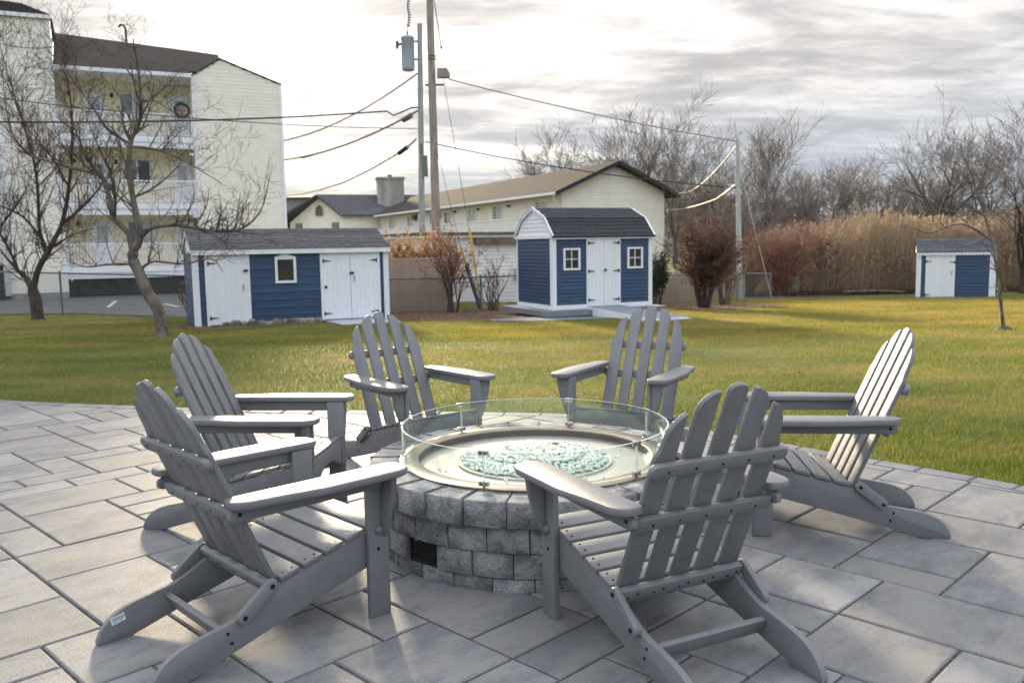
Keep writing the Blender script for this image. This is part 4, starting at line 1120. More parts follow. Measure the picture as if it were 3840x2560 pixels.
q = MB()
for fl in range(3): pass
B('carport_ceiling', 'offwhite', apt, .03, WX0 - .03, YB, 7.5, TZ(.35), TZ(.47)); B('retaining_wall', 'concrete', apt, .05, WX0 - .05, 2.6, 2.9, TZ(-.7), TZ(.05)); B('carport_back', 'concrete', apt, .05, WX0 - .05, 7.2, 7.5, TZ(-.7), TZ(.349))
B('column', 'drywood', apt, 4.95, 5.15, .05, .25, TZ(-.7), TZ(.195)); B('side_return', 'offwhite', apt, XT - 5, XT - .031, 1.2, 7.4, TZ(-.5), TZ(11.0))
B('dark_gate', 'black_metal', apt, XT - 1.2, XT - .25, -.3, -.25, TZ(-.6), TZ(.9))
wr = thing('wreath', 'round evergreen wreath with red bow on the top balcony', 'wreath', (0, 0, 0))
ca_, sa_ = math.cos(R(25.5)), math.sin(R(25.5))
wp_ = Vector((A0[0] + 5.15 * ca_ + .06 * sa_, A0[1] + 5.15 * sa_ - .06 * ca_, 7.75))
wr.location = wp_; wr.rotation_euler = (0, 0, R(25.5))
q = MB(); rr = random.Random(2)
for k in range(420):
    a = rr.uniform(0, 2 * PI); r_ = .30 + rr.gauss(0, .05); c = Vector((r_ * math.cos(a), rr.uniform(-.06, .06), r_ * math.sin(a))); d_ = Vector((rr.uniform(-1, 1), rr.uniform(-1, .3), rr.uniform(-1, 1))).normalized() * .07
    e_ = d_.cross(Vector((rr.random(), rr.random(), rr.random()))).normalized() * .012; q.add([tuple(c - e_), tuple(c + e_), tuple(c + d_)], [(0, 1, 2)])
q.tube([(.30 * math.cos(2 * PI * k / 24), 0, .30 * math.sin(2 * PI * k / 24)) for k in range(25)], .05, 6)
q.build('evergreen_ring', 'wreath_green', wr)
q = MB()
for s_ in (-1, 1):
    q.prism([(0, 0), (s_ * .16, .09), (s_ * .17, -.05)][::s_], -.10, -.06, lambda u, v, w: (u, w, v - .02)); q.prism([(0, 0), (s_ * .10, -.26), (s_ * .03, -.27)][::-s_], -.095, -.07, lambda u, v, w: (u, w, v - .02))
q.build('bow', 'ribbon', wr)

# ------------------------------------------------------------------ motel
def lap_wall(b, x0, x1, z0, z1, pitch, y, f, lap=.03):
    z = z0
    while z < z1 - .01:
        zt = min(z + pitch, z1)
        b.add([f(x0, y - lap, z), f(x1, y - lap, z), f(x1, y, zt), f(x0, y, zt), f(x0, y, z), f(x1, y, z)], [(0, 1, 2, 3), (4, 5, 1, 0)]); z = zt
mot = thing('motel_building', 'long two-storey cream motel with brown gabled roof and white walkway railing', 'building', (3.48, 60.0, -1.0), R(25.5))
GW, ML, MZ = 8.5, 41.5, 6.0        # gable width, length, wall height (local)
B('body', 'cream', mot, .02, GW - .02, .02, ML, 0, MZ - .05)
b = MB(); n = 40
idf = lambda x, y, z: (x, y, z)
lap_wall(b, 0, GW, 0, MZ, .19, 0, idf, .05)
z = MZ
while z < MZ + 1.6:
    zt = z + .19; i0 = (z - MZ) / 1.80 * GW / 2; b.add([(i0, -.05, z), (GW - i0, -.05, z), (GW - i0, 0, zt), (i0, 0, zt), (i0, 0, z), (GW - i0, 0, z)], [(0, 1, 2, 3), (4, 5, 1, 0)]); z = zt
b.prism([(0, MZ), (GW, MZ), (GW / 2, MZ + 1.82)], .01, .2, lambda u, v, w: (u, w, v))
b.build('gable_wall', 'cream', mot)
b = MB(); lap_wall(b, 0, ML, 3.3, MZ, .19, 0, lambda x, y, z: (y, x, z), .05); b.build('long_wall', 'cream', mot)
b = MB(); b.prism([(-.75, MZ - .28), (GW / 2, MZ + 1.90), (GW + .95, MZ - .38), (GW + .95, MZ - .20), (GW / 2, MZ + 2.1), (-.75, MZ - .08)], -.75, ML + 3, lambda u, v, w: (u, w, v)); b.build('roof', 'shingle_brown', mot)
for sgn, x1 in ((1, -.77), (-1, GW + .97)):
    b = MB(); b.beam((x1, -.78, MZ - (.20 if sgn > 0 else .30)), (GW / 2, -.78, MZ + 1.98), .05, .26); b.build('barge_board', 'shingle_dark', mot)
B('gutter', 'white_trim', mot, -.88, -.751, -.7, ML + 1, MZ - .27, MZ - .10)
b = MB(); b.box(GW / 2 - .35, GW / 2 + .35, -.06, -.031, MZ + .75, MZ + 1.45); g_ = b.build('gable_vent', 'white_trim', mot)
b = MB()
for k in range(8): b.box(GW / 2 - .30, GW / 2 + .30, -.075, -.061, MZ + .80 + k * .08, MZ + .84 + k * .08)
b.build('louvre', 'white_trim', g_)
b = MB(); b.tube([(-.80, -.5, MZ - .2), (-.70, -.3, MZ - .55), (.35, -.10, MZ - 1.35), (.6, -.09, MZ - 1.6), (.6, -.09, .1)], .05, 8); b.build('downspout', 'white_trim', mot, smooth=60)
B('corner_board', 'white_trim', mot, GW - .10, GW + .02, -.055, -.031, 0, MZ - .3)
for k, yy in enumerate((2.0, 9.5, 14.6, 20.2, 24.0, 30.5, 36.5)):
    g_ = B('window', 'glass_dark' if k % 2 else 'glass_pale', mot, -.035, .01, yy, yy + 1.7, 4.15, 5.45)
    B('window_frame', 'white_trim', g_, -.07, -.036, yy + .82, yy + .90, 4.15, 5.45); B('window_frame', 'white_trim', g_, -.065, -.036, yy - .1, yy, 4.05, 5.55); B('window_frame', 'white_trim', g_, -.065, -.036, yy + 1.7, yy + 1.8, 4.05, 5.55); B('curtain', 'curtain', g_, -.045, -.036, yy + .05, yy + .75, 4.2, 5.4)
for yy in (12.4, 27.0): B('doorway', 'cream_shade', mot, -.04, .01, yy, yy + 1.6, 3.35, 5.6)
for yy in (7.9, 13.8, 19.0): B('wall_lamp', 'black_metal', mot, -.2, -.031, yy, yy + .35, 5.30, 5.45)
for yy in (22.8, 29.2): B('air_conditioner', 'shingle_char', mot, -.35, -.031, yy, yy + .7, 5.0, 5.5)
wk = bpy.data.objects.new('walkway', None); COL.objects.link(wk); wk.parent = mot
B('walkway_deck', 'drywood', wk, -1.75, -.031, .5, ML - 1, 3.05, 3.28); B('railing_cap', 'white_trim', wk, -1.80, -1.68, .5, ML - 1, 4.22, 4.30)
b = MB(); b.box(-1.765, -1.735, .5, ML - 1, 3.30, 3.42)
for k in range(int((ML - 1.5) / .16)): b.box(-1.76, -1.74, .5 + k * .16, .5 + k * .16 + .125, 3.421, 4.219)
b.build('railing_boards', 'offwhite', wk)
for k in range(9): B('support_post', 'white_trim', wk, -1.8, -1.66, .6 + k * 4.9, .75 + k * 4.9, 0, 3.049)
# cross wing and chimney at the far end
cw = thing('far_motel_wing', 'far cream wing with grey roof, arched gable vent and broad chimney', 'building', (0, 0, -1.0))
e1_, r1_, e0_, r2_, e2_ = Vector((-18.26, 95.9, 5.95)), Vector((-21.1, 97.0, 8.05)), Vector((-24.6, 98.0, 5.3)), Vector((-8.0, 104.0, 8.2)), Vector((-13.9, 98.2, 5.93))
b = MB(); gv = [(e1_.x, e1_.y), (e0_.x, e0_.y)]
b.v = [(e1_.x, e1_.y, 0), (e0_.x, e0_.y, 0), (e0_.x, e0_.y, e0_.z), (r1_.x, r1_.y, r1_.z - .15), (e1_.x, e1_.y, e1_.z), (e2_.x, e2_.y, 0), (e2_.x, e2_.y, e2_.z), (e0_.x + 6, e0_.y + 10, 0), (e0_.x + 6, e0_.y + 10, e0_.z)]
b.f = [(1, 0, 4, 3, 2), (0, 5, 6, 4), (7, 1, 2, 8)]
b.build('wall', 'cream', cw)
b = MB()
for dz in (0.0, .22):
    b.v += [(e1_.x - .1, e1_.y - .5, e1_.z - .15 + dz), (e2_.x + 3, e2_.y + .4, e2_.z - .1 + dz), (r2_.x, r2_.y, r2_.z + dz), (r1_.x - .1, r1_.y - .7, r1_.z + dz), (e0_.x - 4.5, e0_.y - 1.0, e0_.z - 1.6 + dz), (e0_.x + 4, e0_.y + 10, e0_.z - 1.6 + dz)]
b.f = [(0, 1, 2, 3), (6, 7, 8, 9), (3, 2, 5, 4), (9, 8, 11, 10), (0, 3, 9, 6), (3, 4, 10, 9), (0, 6, 7, 1), (4, 5, 11, 10)]
b.build('roof', 'shingle_char', cw)
mid = (e1_ + e0_) / 2; dirw = (e0_ - e1_); dirw.z = 0; dirw.normalize()
def wingpt(s_, z, o_=.06): return (r1_.x + dirw.x * s_ + dirw.y * o_ * -1 * -1, r1_.y + dirw.y * s_ - o_ * 1.6, z)
b = MB(); pl = [(-.45, 6.0), (.45, 6.0), (.45, 6.5), (.36, 6.85), (.18, 7.08), (0, 7.14), (-.18, 7.08), (-.36, 6.85), (-.45, 6.5)]
b.v = [wingpt(u, z) for u, z in pl] + [wingpt(u, z, .16) for u, z in pl]; b.f = [tuple(range(9)), tuple(range(9, 18))] + [(k, (k + 1) % 9, 9 + (k + 1) % 9, 9 + k) for k in range(9)]; b.build('arched_vent', 'drywood', cw)
for u in (-2.0, 2.6):
    b = MB(); b.v = [wingpt(u - .45, 4.2), wingpt(u + .45, 4.2), wingpt(u + .45, 5.2), wingpt(u - .45, 5.2)] + [wingpt(u - .45, 4.2, .12), wingpt(u + .45, 4.2, .12), wingpt(u + .45, 5.2, .12), wingpt(u - .45, 5.2, .12)]; b.f = [(0, 1, 2, 3), (4, 5, 6, 7), (0, 1, 5, 4), (1, 2, 6, 5), (2, 3, 7, 6), (3, 0, 4, 7)]; b.build('window', 'glass_pale', cw)
ch_ = MB(); ch_.box(-1.5, 1.5, -1.1, 1.1, 0, 3.6); co = ch_.build('chimney', 'chimney', cw); co.location = (-13.6, 100.2, 6.4); co.rotation_euler = (0, 0, R(12))
cc_ = MB(); cc_.box(-1.62, 1.62, -1.2, 1.2, 3.601, 3.85); cc_.build('chimney_cap', 'chimney', co)
fl_ = MB(); fl_.lathe([(.25, 3.85), (.25, 4.15), (0, 4.15)], 10); fl_.build('flue', 'drywood', co)
gh = thing('grey_house', 'grey two-tone house peeking out beside the tall apartment wall', 'house', (-26.5, 110, -1.2), R(5))
B('upper_storey', 'grey_house', gh, -9, 4.0, 0, 8, 4.4, 8.95); B('lower_storey', 'grey_house', gh, -9.1, 4.1, -.15, 8, 0, 4.15); B('band', 'white_trim', gh, -9.12, 4.12, -.2, 8, 4.151, 4.399)
b = MB(); b.prism([(-.6, 8.96), (4, 9.4), (8.6, 8.96), (8.6, 8.9), (-.6, 8.9)], -9.4, 4.4, lambda u, v, w: (w, u, v)); b.build('roof', 'shingle_char', gh)
g_ = B('window', 'glass_dark', gh, 2.0, 2.7, -.05, -.001, 6.6, 7.8); f = MB(); f.box(1.7, 2.0, -.08, -.002, 6.3, 8.1); f.box(2.7, 3.0, -.08, -.002, 6.3, 8.1); f.box(2.0, 2.7, -.08, -.002, 6.3, 6.6); f.box(2.0, 2.7, -.08, -.002, 7.8, 8.1); f.box(2.0, 2.7, -.09, -.051, 7.15, 7.25); f.build('window_frame', 'white_trim', g_)
# low white annex behind the chain-link fence
an_ = thing('white_annex', 'low white sided building with dark flat roof edge behind the chain-link fence', 'building', (-3.4, 32.4, -1.0), R(25.5))
B('body', 'offwhite', an_, .02, 6.0, .03, 5, 0, 2.70); b_ = bpy.data.objects.new('front_wall', None); COL.objects.link(b_); b_.parent = an_
siding(b_, 0, 6.0, 0, 2.70, .145, 0, 'offwhite', lap=.02)
B('roof_edge', 'drywood', an_, -.2, 6.2, -.25, 5.2, 2.80, 2.90); B('roof_trim', 'white_trim', an_, -.15, 6.15, -.18, 5.1, 2.701, 2.799)
B('awning_box', 'drywood', an_, 2.2, 5.6, -.22, -.022, 2.45, 2.68)
b = MB()
for k in range(-5, 14):
    for sg in (1, -1):
        x0, x1 = 4.0 + k * .12, 4.0 + k * .12 + .5; z0, z1 = (1.0, 1.5) if sg > 0 else (1.5, 1.0)
        if x0 < 3.85:
            t_ = (3.85 - x0) / .5; z0 = z0 + (z1 - z0) * t_; x0 = 3.85
        if x1 > 5.7:
            t_ = (5.7 - x0) / (x1 - x0); z1 = z0 + (z1 - z0) * t_; x1 = 5.7
        if x1 - x0 > .02: b.beam((x0, -.04 - .012 * (sg > 0), z0), (x1, -.04 - .012 * (sg > 0), z1), .012, .03, (0, 1, 0))
b.build('lattice', 'lattice', an_)

# ------------------------------------------------------------------ poles, wires, fences
def sag(p, q, s_, n=14):
    p, q = Vector(p), Vector(q); return [tuple(p.lerp(q, k / n) - Vector((0, 0, s_ * 4 * (k / n) * (1 - k / n)))) for k in range(n + 1)]
def pole(name, label, x, y, zt, r0, r1, m, dx=0):
    g = ground(x, y); t_ = thing(name, label, 'utility pole', (x, y, g - .3))
    b = MB(); b.tube([(dx * k / 10, 0, (zt - g + .3) * k / 10) for k in range(11)], [r0 + (r1 - r0) * k / 10 for k in range(11)], 14); b.build('shaft', m, t_, smooth=60); return t_
p1 = pole('utility_pole', 'tall brown weathered wooden utility pole rising out of the picture', -2.53, 30, 11.5, .165, .105, 'wood_pole', -.03)
p2 = pole('utility_pole', 'grey utility pole with a transformer can near its top', -3.47, 34, 9.76, .135, .095, 'grey_pole', .17)
p3 = pole('utility_pole', 'slender pale utility pole standing by the fence near the reeds', 8.70, 33.0, 5.17, .115, .075, 'pale_pole', -.17)
z2_ = ground(-3.47, 34) - .3
def in2(x, y, z): return (x + 3.47, y - 34, z - z2_)
tr = MB(); tr.lathe([(0, 8.02), (.20, 8.03), (.245, 8.08), (.25, 8.14), (.25, 9.20), (.262, 9.215), (.262, 9.26), (.22, 9.31), (.06, 9.36), (0, 9.36)], 24); to = tr.build('transformer_can', 'transformer', p2, smooth=40); to.location = in2(-3.775, 34, 0)
b = MB(); b.tube([(0, 0, 9.36), (0, 0, 9.42), (0, 0, 9.50)], [.05, .035, .03], 8); b.tube([(.0, 0, 9.38), (.03, 0, 9.6), (0, 0, 9.75)], .012, 5); b.build('bushing', 'drywood', to)
b = MB(); b.box(-.42, -.24, -.05, .05, 8.98, 9.06); b.tube([(-.40, 0, 9.14), (-.40, 0, 8.86)], [.07, .05], 8); b.build('arrester', 'drywood', to)
for z in (8.42, 9.08):
    b = MB(); b.box(.22, .42, -.045, .045, z, z + .07); b.build('mount_arm', 'transformer', to)
b = MB(); b.box(-.02, .17, -.08, .05, 4.06, 4.86); o = b.build('service_box', 'box_green', p2); o.location = in2(-3.30, 33.95, 0)
b = MB(); b.tube([in2(-3.36, 33.86, 5.3), in2(-3.33, 33.85, 4.9)], .02, 6); b.build('conduit', 'wire_black', p2)
z1_ = ground(-2.53, 30) - .3
b = MB(); b.prism([(-.20, 0), (.22, 0), (.23, .13), (.14, .30), (-.19, .30)], -.14, .14, lambda u, v, w: (u, w, v)); o = b.build('floodlight', 'chimney', p1, bevel=.01); o.location = (.36, -.02, 7.0 - z1_)
b = MB(); b.beam((-.25, 0, 6.78 - z1_), (.38, 0, 6.78 - z1_), .05, .06); b.build('bracket_arm', 'drywood', p1)
b = MB()
for zz_ in (7.62, 7.72): b.lathe([(.135, zz_ - z1_ - .015), (.155, zz_ - z1_), (.135, zz_ - z1_ + .015)], 14)
b.build('pole_band', 'drywood', p1)
def wire(name, label, pts, r, m, extra=None, cat='cable'):
    b = MB(); b.tube(pts, r, 5); o = b.build(name, m, smooth=80); tag(o, label, cat)
    if extra:
        for nm, a, c, rr_, mm in extra:
            q = MB(); q.tube([a, c], rr_, 8); q.build(nm, mm, o, smooth=50)
    return o
wire('overhead_cable', 'sagging cable from just below the transformer down behind the apartment wall', sag((-3.44, 34, 7.93), (-11.6, 43.6, 6.6), .45), .034, 'wire_tan')
wire('overhead_cable', 'thick dark cable with a loop running left across the apartment front', [(-3.43, 34, 6.68), (-3.7, 33.95, 6.66), (-4.0, 33.9, 6.52), (-4.37, 33.8, 6.36), (-4.6, 33.7, 6.51)] + sag((-4.6, 33.7, 6.51), (-19.5, 24.5, 5.2), .25, 18)[1:], .03, 'wire_black')
wire('overhead_cable', 'thin upper wire stretched level across the apartment balconies', sag((-3.47, 34, 5.88), (-19.0, 24.5, 6.4), .35, 18), .016, 'wire_black')
wire('overhead_cable', 'cable with a small grey splice box running down to the apartment wall', sag((-3.48, 34, 6.54), (-11.7, 43.7, 5.72), .38), .045, 'wire_tan', [('splice_box', (-3.75, 34.3, 6.42), (-4.1, 34.6, 6.30), .11, 'fence_metal'), ('clamp', (-8.9, 40.2, 5.60), (-9.6, 41.0, 5.56), .035, 'wire_black')])
wire('overhead_cable', 'pale cable sagging low from the grey pole to the far left', [(-3.54, 34, 5.5), (-4.12, 34.6, 5.13), (-4.55, 35, 4.98), (-5.99, 38, 4.72), (-7.69, 41, 4.42), (-9.3, 43.5, 4.28), (-10.81, 46, 4.23), (-12.85, 50, 4.39)], .05, 'wire_white', [('splice_case', (-3.95, 34.42, 5.24), (-4.33, 34.8, 5.05), .09, 'wire_black')])
wire('overhead_cable', 'sunlit cable from the floodlight to the top of the slender pole', sag((-1.98, 30, 6.96), (8.53, 33, 5.09), .12), .022, 'wire_tan')
wire('overhead_cable', 'dark cable crossing the motel gable to the slender pole', sag((-3.22, 34, 5.39), (8.55, 33, 3.38), .22), .022, 'wire_black')
wire('overhead_cable', 'bright cable from the slender pole down to the motel wall corner', [(8.5, 33, 3.5), (8.6, 36.5, 3.15)] + sag((8.6, 36.5, 3.15), (11.35, 64, 3.76), .15)[1:], .036, 'wire_tan', [('cable_grip', (8.5, 33.1, 3.48), (8.57, 35.2, 3.26), .05, 'wire_white')])
wire('overhead_cable', 'upper tan cable from the slender pole to the motel eave', sag((8.5, 33, 4.93), (12.3, 64.3, 5.0), .55), .032, 'wire_tan')
wire('drop_wire', 'short thin wire hanging beside the top of the brown pole', [(-2.42, 30, 9.6), (-2.30, 30, 8.7), (-2.20, 30, 7.9)], .016, 'wire_black', [('insulator', (-2.21, 30, 8.05), (-2.205, 30, 7.97), .035, 'drywood')])
wire('overhead_cable', 'dark wire reaching the sided tower at the far left', sag((-15.5, 24.5, 7.7), (-19.4, 38.4, 10.15), .3), .022, 'wire_black')
cl = []
for k in range(90):
    t_ = k / 89; cl.append((-3.69 + .05 * math.sin(k * .9) + .02 * math.sin(k * .13), 34 + .05 * math.cos(k * .9), 10.9 - 1.25 * t_))
wire('drop_wire', 'curly lead wire hanging down to the transformer top', cl, .02, 'wire_black')
g1_ = thing('guy_wire', 'long guy wire with tall yellow guard, nearer the barn-roofed shed', 'guy wire', (0, 0, 0))
b = MB(); b.tube([(-2.2, 30, 7.2), (-1.37, 29.2, 1.96), (-1.01, 28.8, -.7)], .009, 5); b.build('strand', 'wire_black', g1_)
b = MB(); b.tube([(-1.365, 29.19, 1.98), (-1.01, 28.8, -.55)], .035, 8); b.build('guard', 'yellow', g1_, smooth=60)
b = MB(); b.tube([(-1.03, 28.82, -.5), (-1.0, 28.79, -.75)], .05, 8); b.build('anchor', 'fence_metal', g1_)
g2_ = thing('guy_wire', 'guy wire with short yellow and long black guard, inside the rusty shrub', 'guy wire', (0, 0, 0))
b = MB(); b.tube([(-2.5, 30, 4.9), (-1.65, 29, 1.35), (-1.03, 28.6, -.8)], .009, 5); b.build('strand', 'wire_black', g2_)
b = MB(); b.tube([(-1.66, 29.0, 1.38), (-1.46, 28.88, .72)], .035, 8); b.build('guard', 'yellow', g2_, smooth=60)
b = MB(); b.tube([(-1.47, 28.87, .75), (-1.02, 28.58, -.72)], .065, 8); b.build('lower_guard', 'wire_black', g2_, smooth=60)

def chain_fence(label, pts, hgt, posts=True, screen=None, pitch=.075):
    f = thing('chain_link_fence', label, 'fence', (0, 0, 0))
    top = [(x, y, z) for x, y, z in pts]
    b = MB(); b.tube(top, .026, 7); b.build('top_rail', 'fence_metal', f, smooth=60)
    for (x, y, z) in pts:
        b = MB(); b.tube([(x, y, ground(x, y) - .1), (x, y, z + .06)], .034, 8); q = b.build('post', 'fence_metal', f, smooth=60)
    b = MB()
    for (a, c) in zip(pts, pts[1:]):
        a, c = Vector(a), Vector(c); L_ = (c - a).length; u = (c - a) / L_
        n_ = int(L_ / pitch)
        for k in range(-int(hgt / pitch), n_):
            for sg in (1, -1):
                s0, s1 = k * pitch, k * pitch + hgt; t0, t1 = (0., 1.) 
                if s0 < 0: t0 = -s0 / hgt
                if s1 > L_: t1 = (L_ - s0) / hgt
                if t1 <= t0: continue
                def pt(t_):
                    p_ = a + u * (s0 + hgt * t_); dz = hgt * t_ if sg > 0 else hgt * (1 - t_); return p_ - Vector((0, 0, dz))
                p_, q_ = pt(t0), pt(t1); w = .005
                nrm = Vector((0, 0, w)); n0 = len(b.v)
                b.v += [tuple(p_ - nrm), tuple(p_ + nrm), tuple(q_ + nrm), tuple(q_ - nrm)]; b.f.append((n0, n0 + 1, n0 + 2, n0 + 3))
    tag(b.build('wire_mesh', 'chain_wire', f), kind='stuff')
    return f
chain_fence('chain-link fence running past the parking lot at left', [(-17.4, 26.4, .90), (-14.34, 27.7, .74), (-9.0, 24.3, .68), (-8.45, 23.2, .64)], 1.28)
chain_fence('chain-link fence between the long shed and the barn-roofed shed', [(-4.0, 25.8, .46), (-1.91, 26.8, .41), (-.95, 27.2, .42), (.25, 27.7, .43)], 1.05)
chain_fence('chain-link fence ending by the slender pole and rust shrub', [(4.5, 29.2, .28), (7.93, 32.0, .24), (10.09, 33.8, .12)], 1.0)
b = MB(); b.tube([(10.05, 33.75, -.75), (8.9, 32.9, 1.75)], .012, 5)
wire('guy_wire', 'bare guy wire slanting from the slender pole to the fence end', [(8.60, 33.0, 4.2), (10.1, 33.6, -.85)], .012, 'wire_white', cat='guy wire')
def screen_fence(label, a, c, m, z0, z1, rib=.09):
    f = thing('privacy_fence', label, 'fence', (0, 0, 0)); b = MB()
    a, c = Vector((a[0], a[1], 0)), Vector((c[0], c[1], 0)); L_ = (c - a).length; u = (c - a) / L_; nrm = Vector((u.y, -u.x, 0)); n_ = int(L_ / rib)
    for k in range(n_ * 2 + 1):
        p_ = a + u * (L_ * k / (n_ * 2)) + nrm * (.018 if k % 2 else 0)
        b.v += [(p_.x, p_.y, z0), (p_.x, p_.y, z1 + rnd.uniform(-.012, .012)), (p_.x - nrm.x * .04, p_.y - nrm.y * .04, z0), (p_.x - nrm.x * .04, p_.y - nrm.y * .04, z1)]
    for k in range(n_ * 2): b.f += [(k * 4, k * 4 + 4, k * 4 + 5, k * 4 + 1), (k * 4 + 2, k * 4 + 3, k * 4 + 7, k * 4 + 6), (k * 4 + 1, k * 4 + 5, k * 4 + 7, k * 4 + 3)]
    b.build('ribbed_panel', m, f)
    for k in range(int(L_ / 2.2) + 2):
        p_ = a + u * min(L_, k * 2.2); q = MB(); q.box(p_.x - .04, p_.x + .04, p_.y + .06, p_.y + .14, z0 - .1, z1 + .02); q.build('post', m, f)
screen_fence('tan ribbed privacy fence behind chain link beside the long shed', (-4.9, 25.85), (-1.95, 27.25), 'tan_screen', -.66, 1.04)
screen_fence('low tan ribbed fence behind the round rust-coloured shrub', (4.2, 29.6), (8.95, 33.3), 'tan_screen_light', -.95, .20)

# ------------------------------------------------------------------ trees and shrubs
def jit(v, s, r_): return Vector((v.x + r_.gauss(0, s), v.y + r_.gauss(0, s), v.z + r_.gauss(0, s)))
def sprout(b, p, d, L, r, lev, r_, P_):
    """one branch with its own branchlets; b = (limb builder, twig builder)"""
    n = max(2, int(L / P_['seg'])); pts = [p.copy()]; rad = [r]; q = p.copy(); dd = d.normalized()
    st = L / n
    for k in range(n):
        dd = (jit(dd, P_['wob'], r_) + Vector((0, 0, P_['up'] * (1 if lev else .5)))).normalized()
        q = q + dd * st; pts.append(q.copy()); rad.append(max(P_['rmin'], r * (1 - (k + 1) / n * P_['taper'])))
    mb = b[0] if r > P_['limb_r'] else b[1]
    mb.tube(pts, rad, 6 if r > .04 else (4 if r > .012 else 3), cap=False)
    if lev <= 0: return
    kids = P_['kids'][min(len(P_['kids']) - 1, lev - 1)]
    for k in range(kids):
        t_ = r_.uniform(P_['from'], 1.0); i = min(n - 1, int(t_ * n)); bp_ = pts[i].lerp(pts[i + 1], t_ * n - i)
        ax = (pts[i + 1] - pts[i]).normalized(); side = Vector((r_.gauss(0, 1), r_.gauss(0, 1), r_.gauss(0, 1))); side = (side - ax * side.dot(ax)).normalized()
        a = R(r_.uniform(*P_['ang'])); nd = ax * math.cos(a) + side * math.sin(a)
        sprout(b, bp_, nd, L * r_.uniform(*P_['len']), max(P_['rmin'], rad[i] * r_.uniform(.45, .65)), lev - 1, r_, P_)
DEF = dict(seg=.25, wob=.10, up=.05, taper=.75, rmin=.0035, limb_r=.02, kids=(5, 5, 5), ang=(25, 60), len=(.35, .65))
DEF['from'] = .2
def tree(name, label, base, limbs, seed, P_, mtrunk, mtwig, group=None, cat='tree', lev=2, twig_per_m=2.6, twig_len=(.5, 1.1), depth=.35):
    """limbs: list of (polyline in local (x, y, z), radius start, radius end)"""
    r_ = random.Random(seed); t_ = thing(name, label, cat, base, 0, group); tb, lb = MB(), MB()
    PP = dict(DEF); PP.update(P_)
    for pts, r0, r1 in limbs:
        v = [Vector(p) for p in pts]; k = len(v); 
        sm = []
        for i in range(k - 1):
            for q in range(4):
                f_ = q / 4; p0, p1_, p2_, p3_ = v[max(i - 1, 0)], v[i], v[i + 1], v[min(i + 2, k - 1)]
                sm.append(.5 * (2 * p1_ + (p2_ - p0) * f_ + (2 * p0 - 5 * p1_ + 4 * p2_ - p3_) * f_ ** 2 + (3 * p1_ - p0 - 3 * p2_ + p3_) * f_ ** 3))
        sm.append(v[-1]); m_ = len(sm)
        rad = [(r0 + (r1 - r0) * i / (m_ - 1)) * (1 + .10 * r_.uniform(-1, 1)) for i in range(m_)]
        if pts[0][2] <= .01: rad[0] *= 1.35; rad[1] *= 1.12
        tb.tube(sm, rad, 9 if r0 > .05 else 6, cap=True)
        L_ = sum((sm[i + 1] - sm[i]).length for i in range(m_ - 1))
        if r0 > PP.get('notwig', .085): continue
        for q in range(int(L_ * twig_per_m)):
            i = r_.randrange(m_ // 5, m_ - 1); ax = (sm[i + 1] - sm[i]).normalized()
            side = Vector((r_.gauss(0, 1), r_.gauss(0, 1), r_.gauss(0, .6) + .5)); side = (side - ax * side.dot(ax)).normalized(); a = R(r_.uniform(35, 80)); nd = ax * math.cos(a) + side * math.sin(a) + Vector((0, 0, PP.get('shoot', .35)))
            sprout((tb, lb), sm[i], nd, r_.uniform(*twig_len), min(.02, rad[i] * .5), lev, r_, PP)
    me = tb.mesh('trunk', mtrunk, smooth=60); o = link('trunk', me, t_)
    if lb.v:
        me = lb.mesh('crown', mtwig, smooth=None); link('crown', me, t_)
    return t_
def loc_limb(pts, x0, y0, k, seed, dep):
    """measured limb outline (across, down) to local metres, each limb swinging its own way in depth"""
    r_ = random.Random(seed); sl_ = r_.uniform(-dep, dep); L0 = pts[0]; out = []
    for (x, y) in pts:
        d_ = math.hypot(x - L0[0], y - L0[1]) * k; out.append(((x - x0) * k, sl_ * d_, (y0 - y) * k))
    return out
k1 = .00406
def chain(specs, x0, y0, k, seed, dep=.6):
    out = []; store = {}
    for i, (nm, par, pts, r0, r1) in enumerate(specs):
        l_ = loc_limb(pts, x0, y0, k, seed + i, 0 if par is None else dep)
        if par is not None:
            # start from the parent's own depth at that place
            base = min(store[par], key=lambda q: (q[0] - l_[0][0]) ** 2 + (q[2] - l_[0][2]) ** 2); off = base[1] - l_[0][1]; l_ = [(a, b_ + off, c) for a, b_, c in l_]
        store[nm] = l_; out.append((l_, r0, r1))
    return out
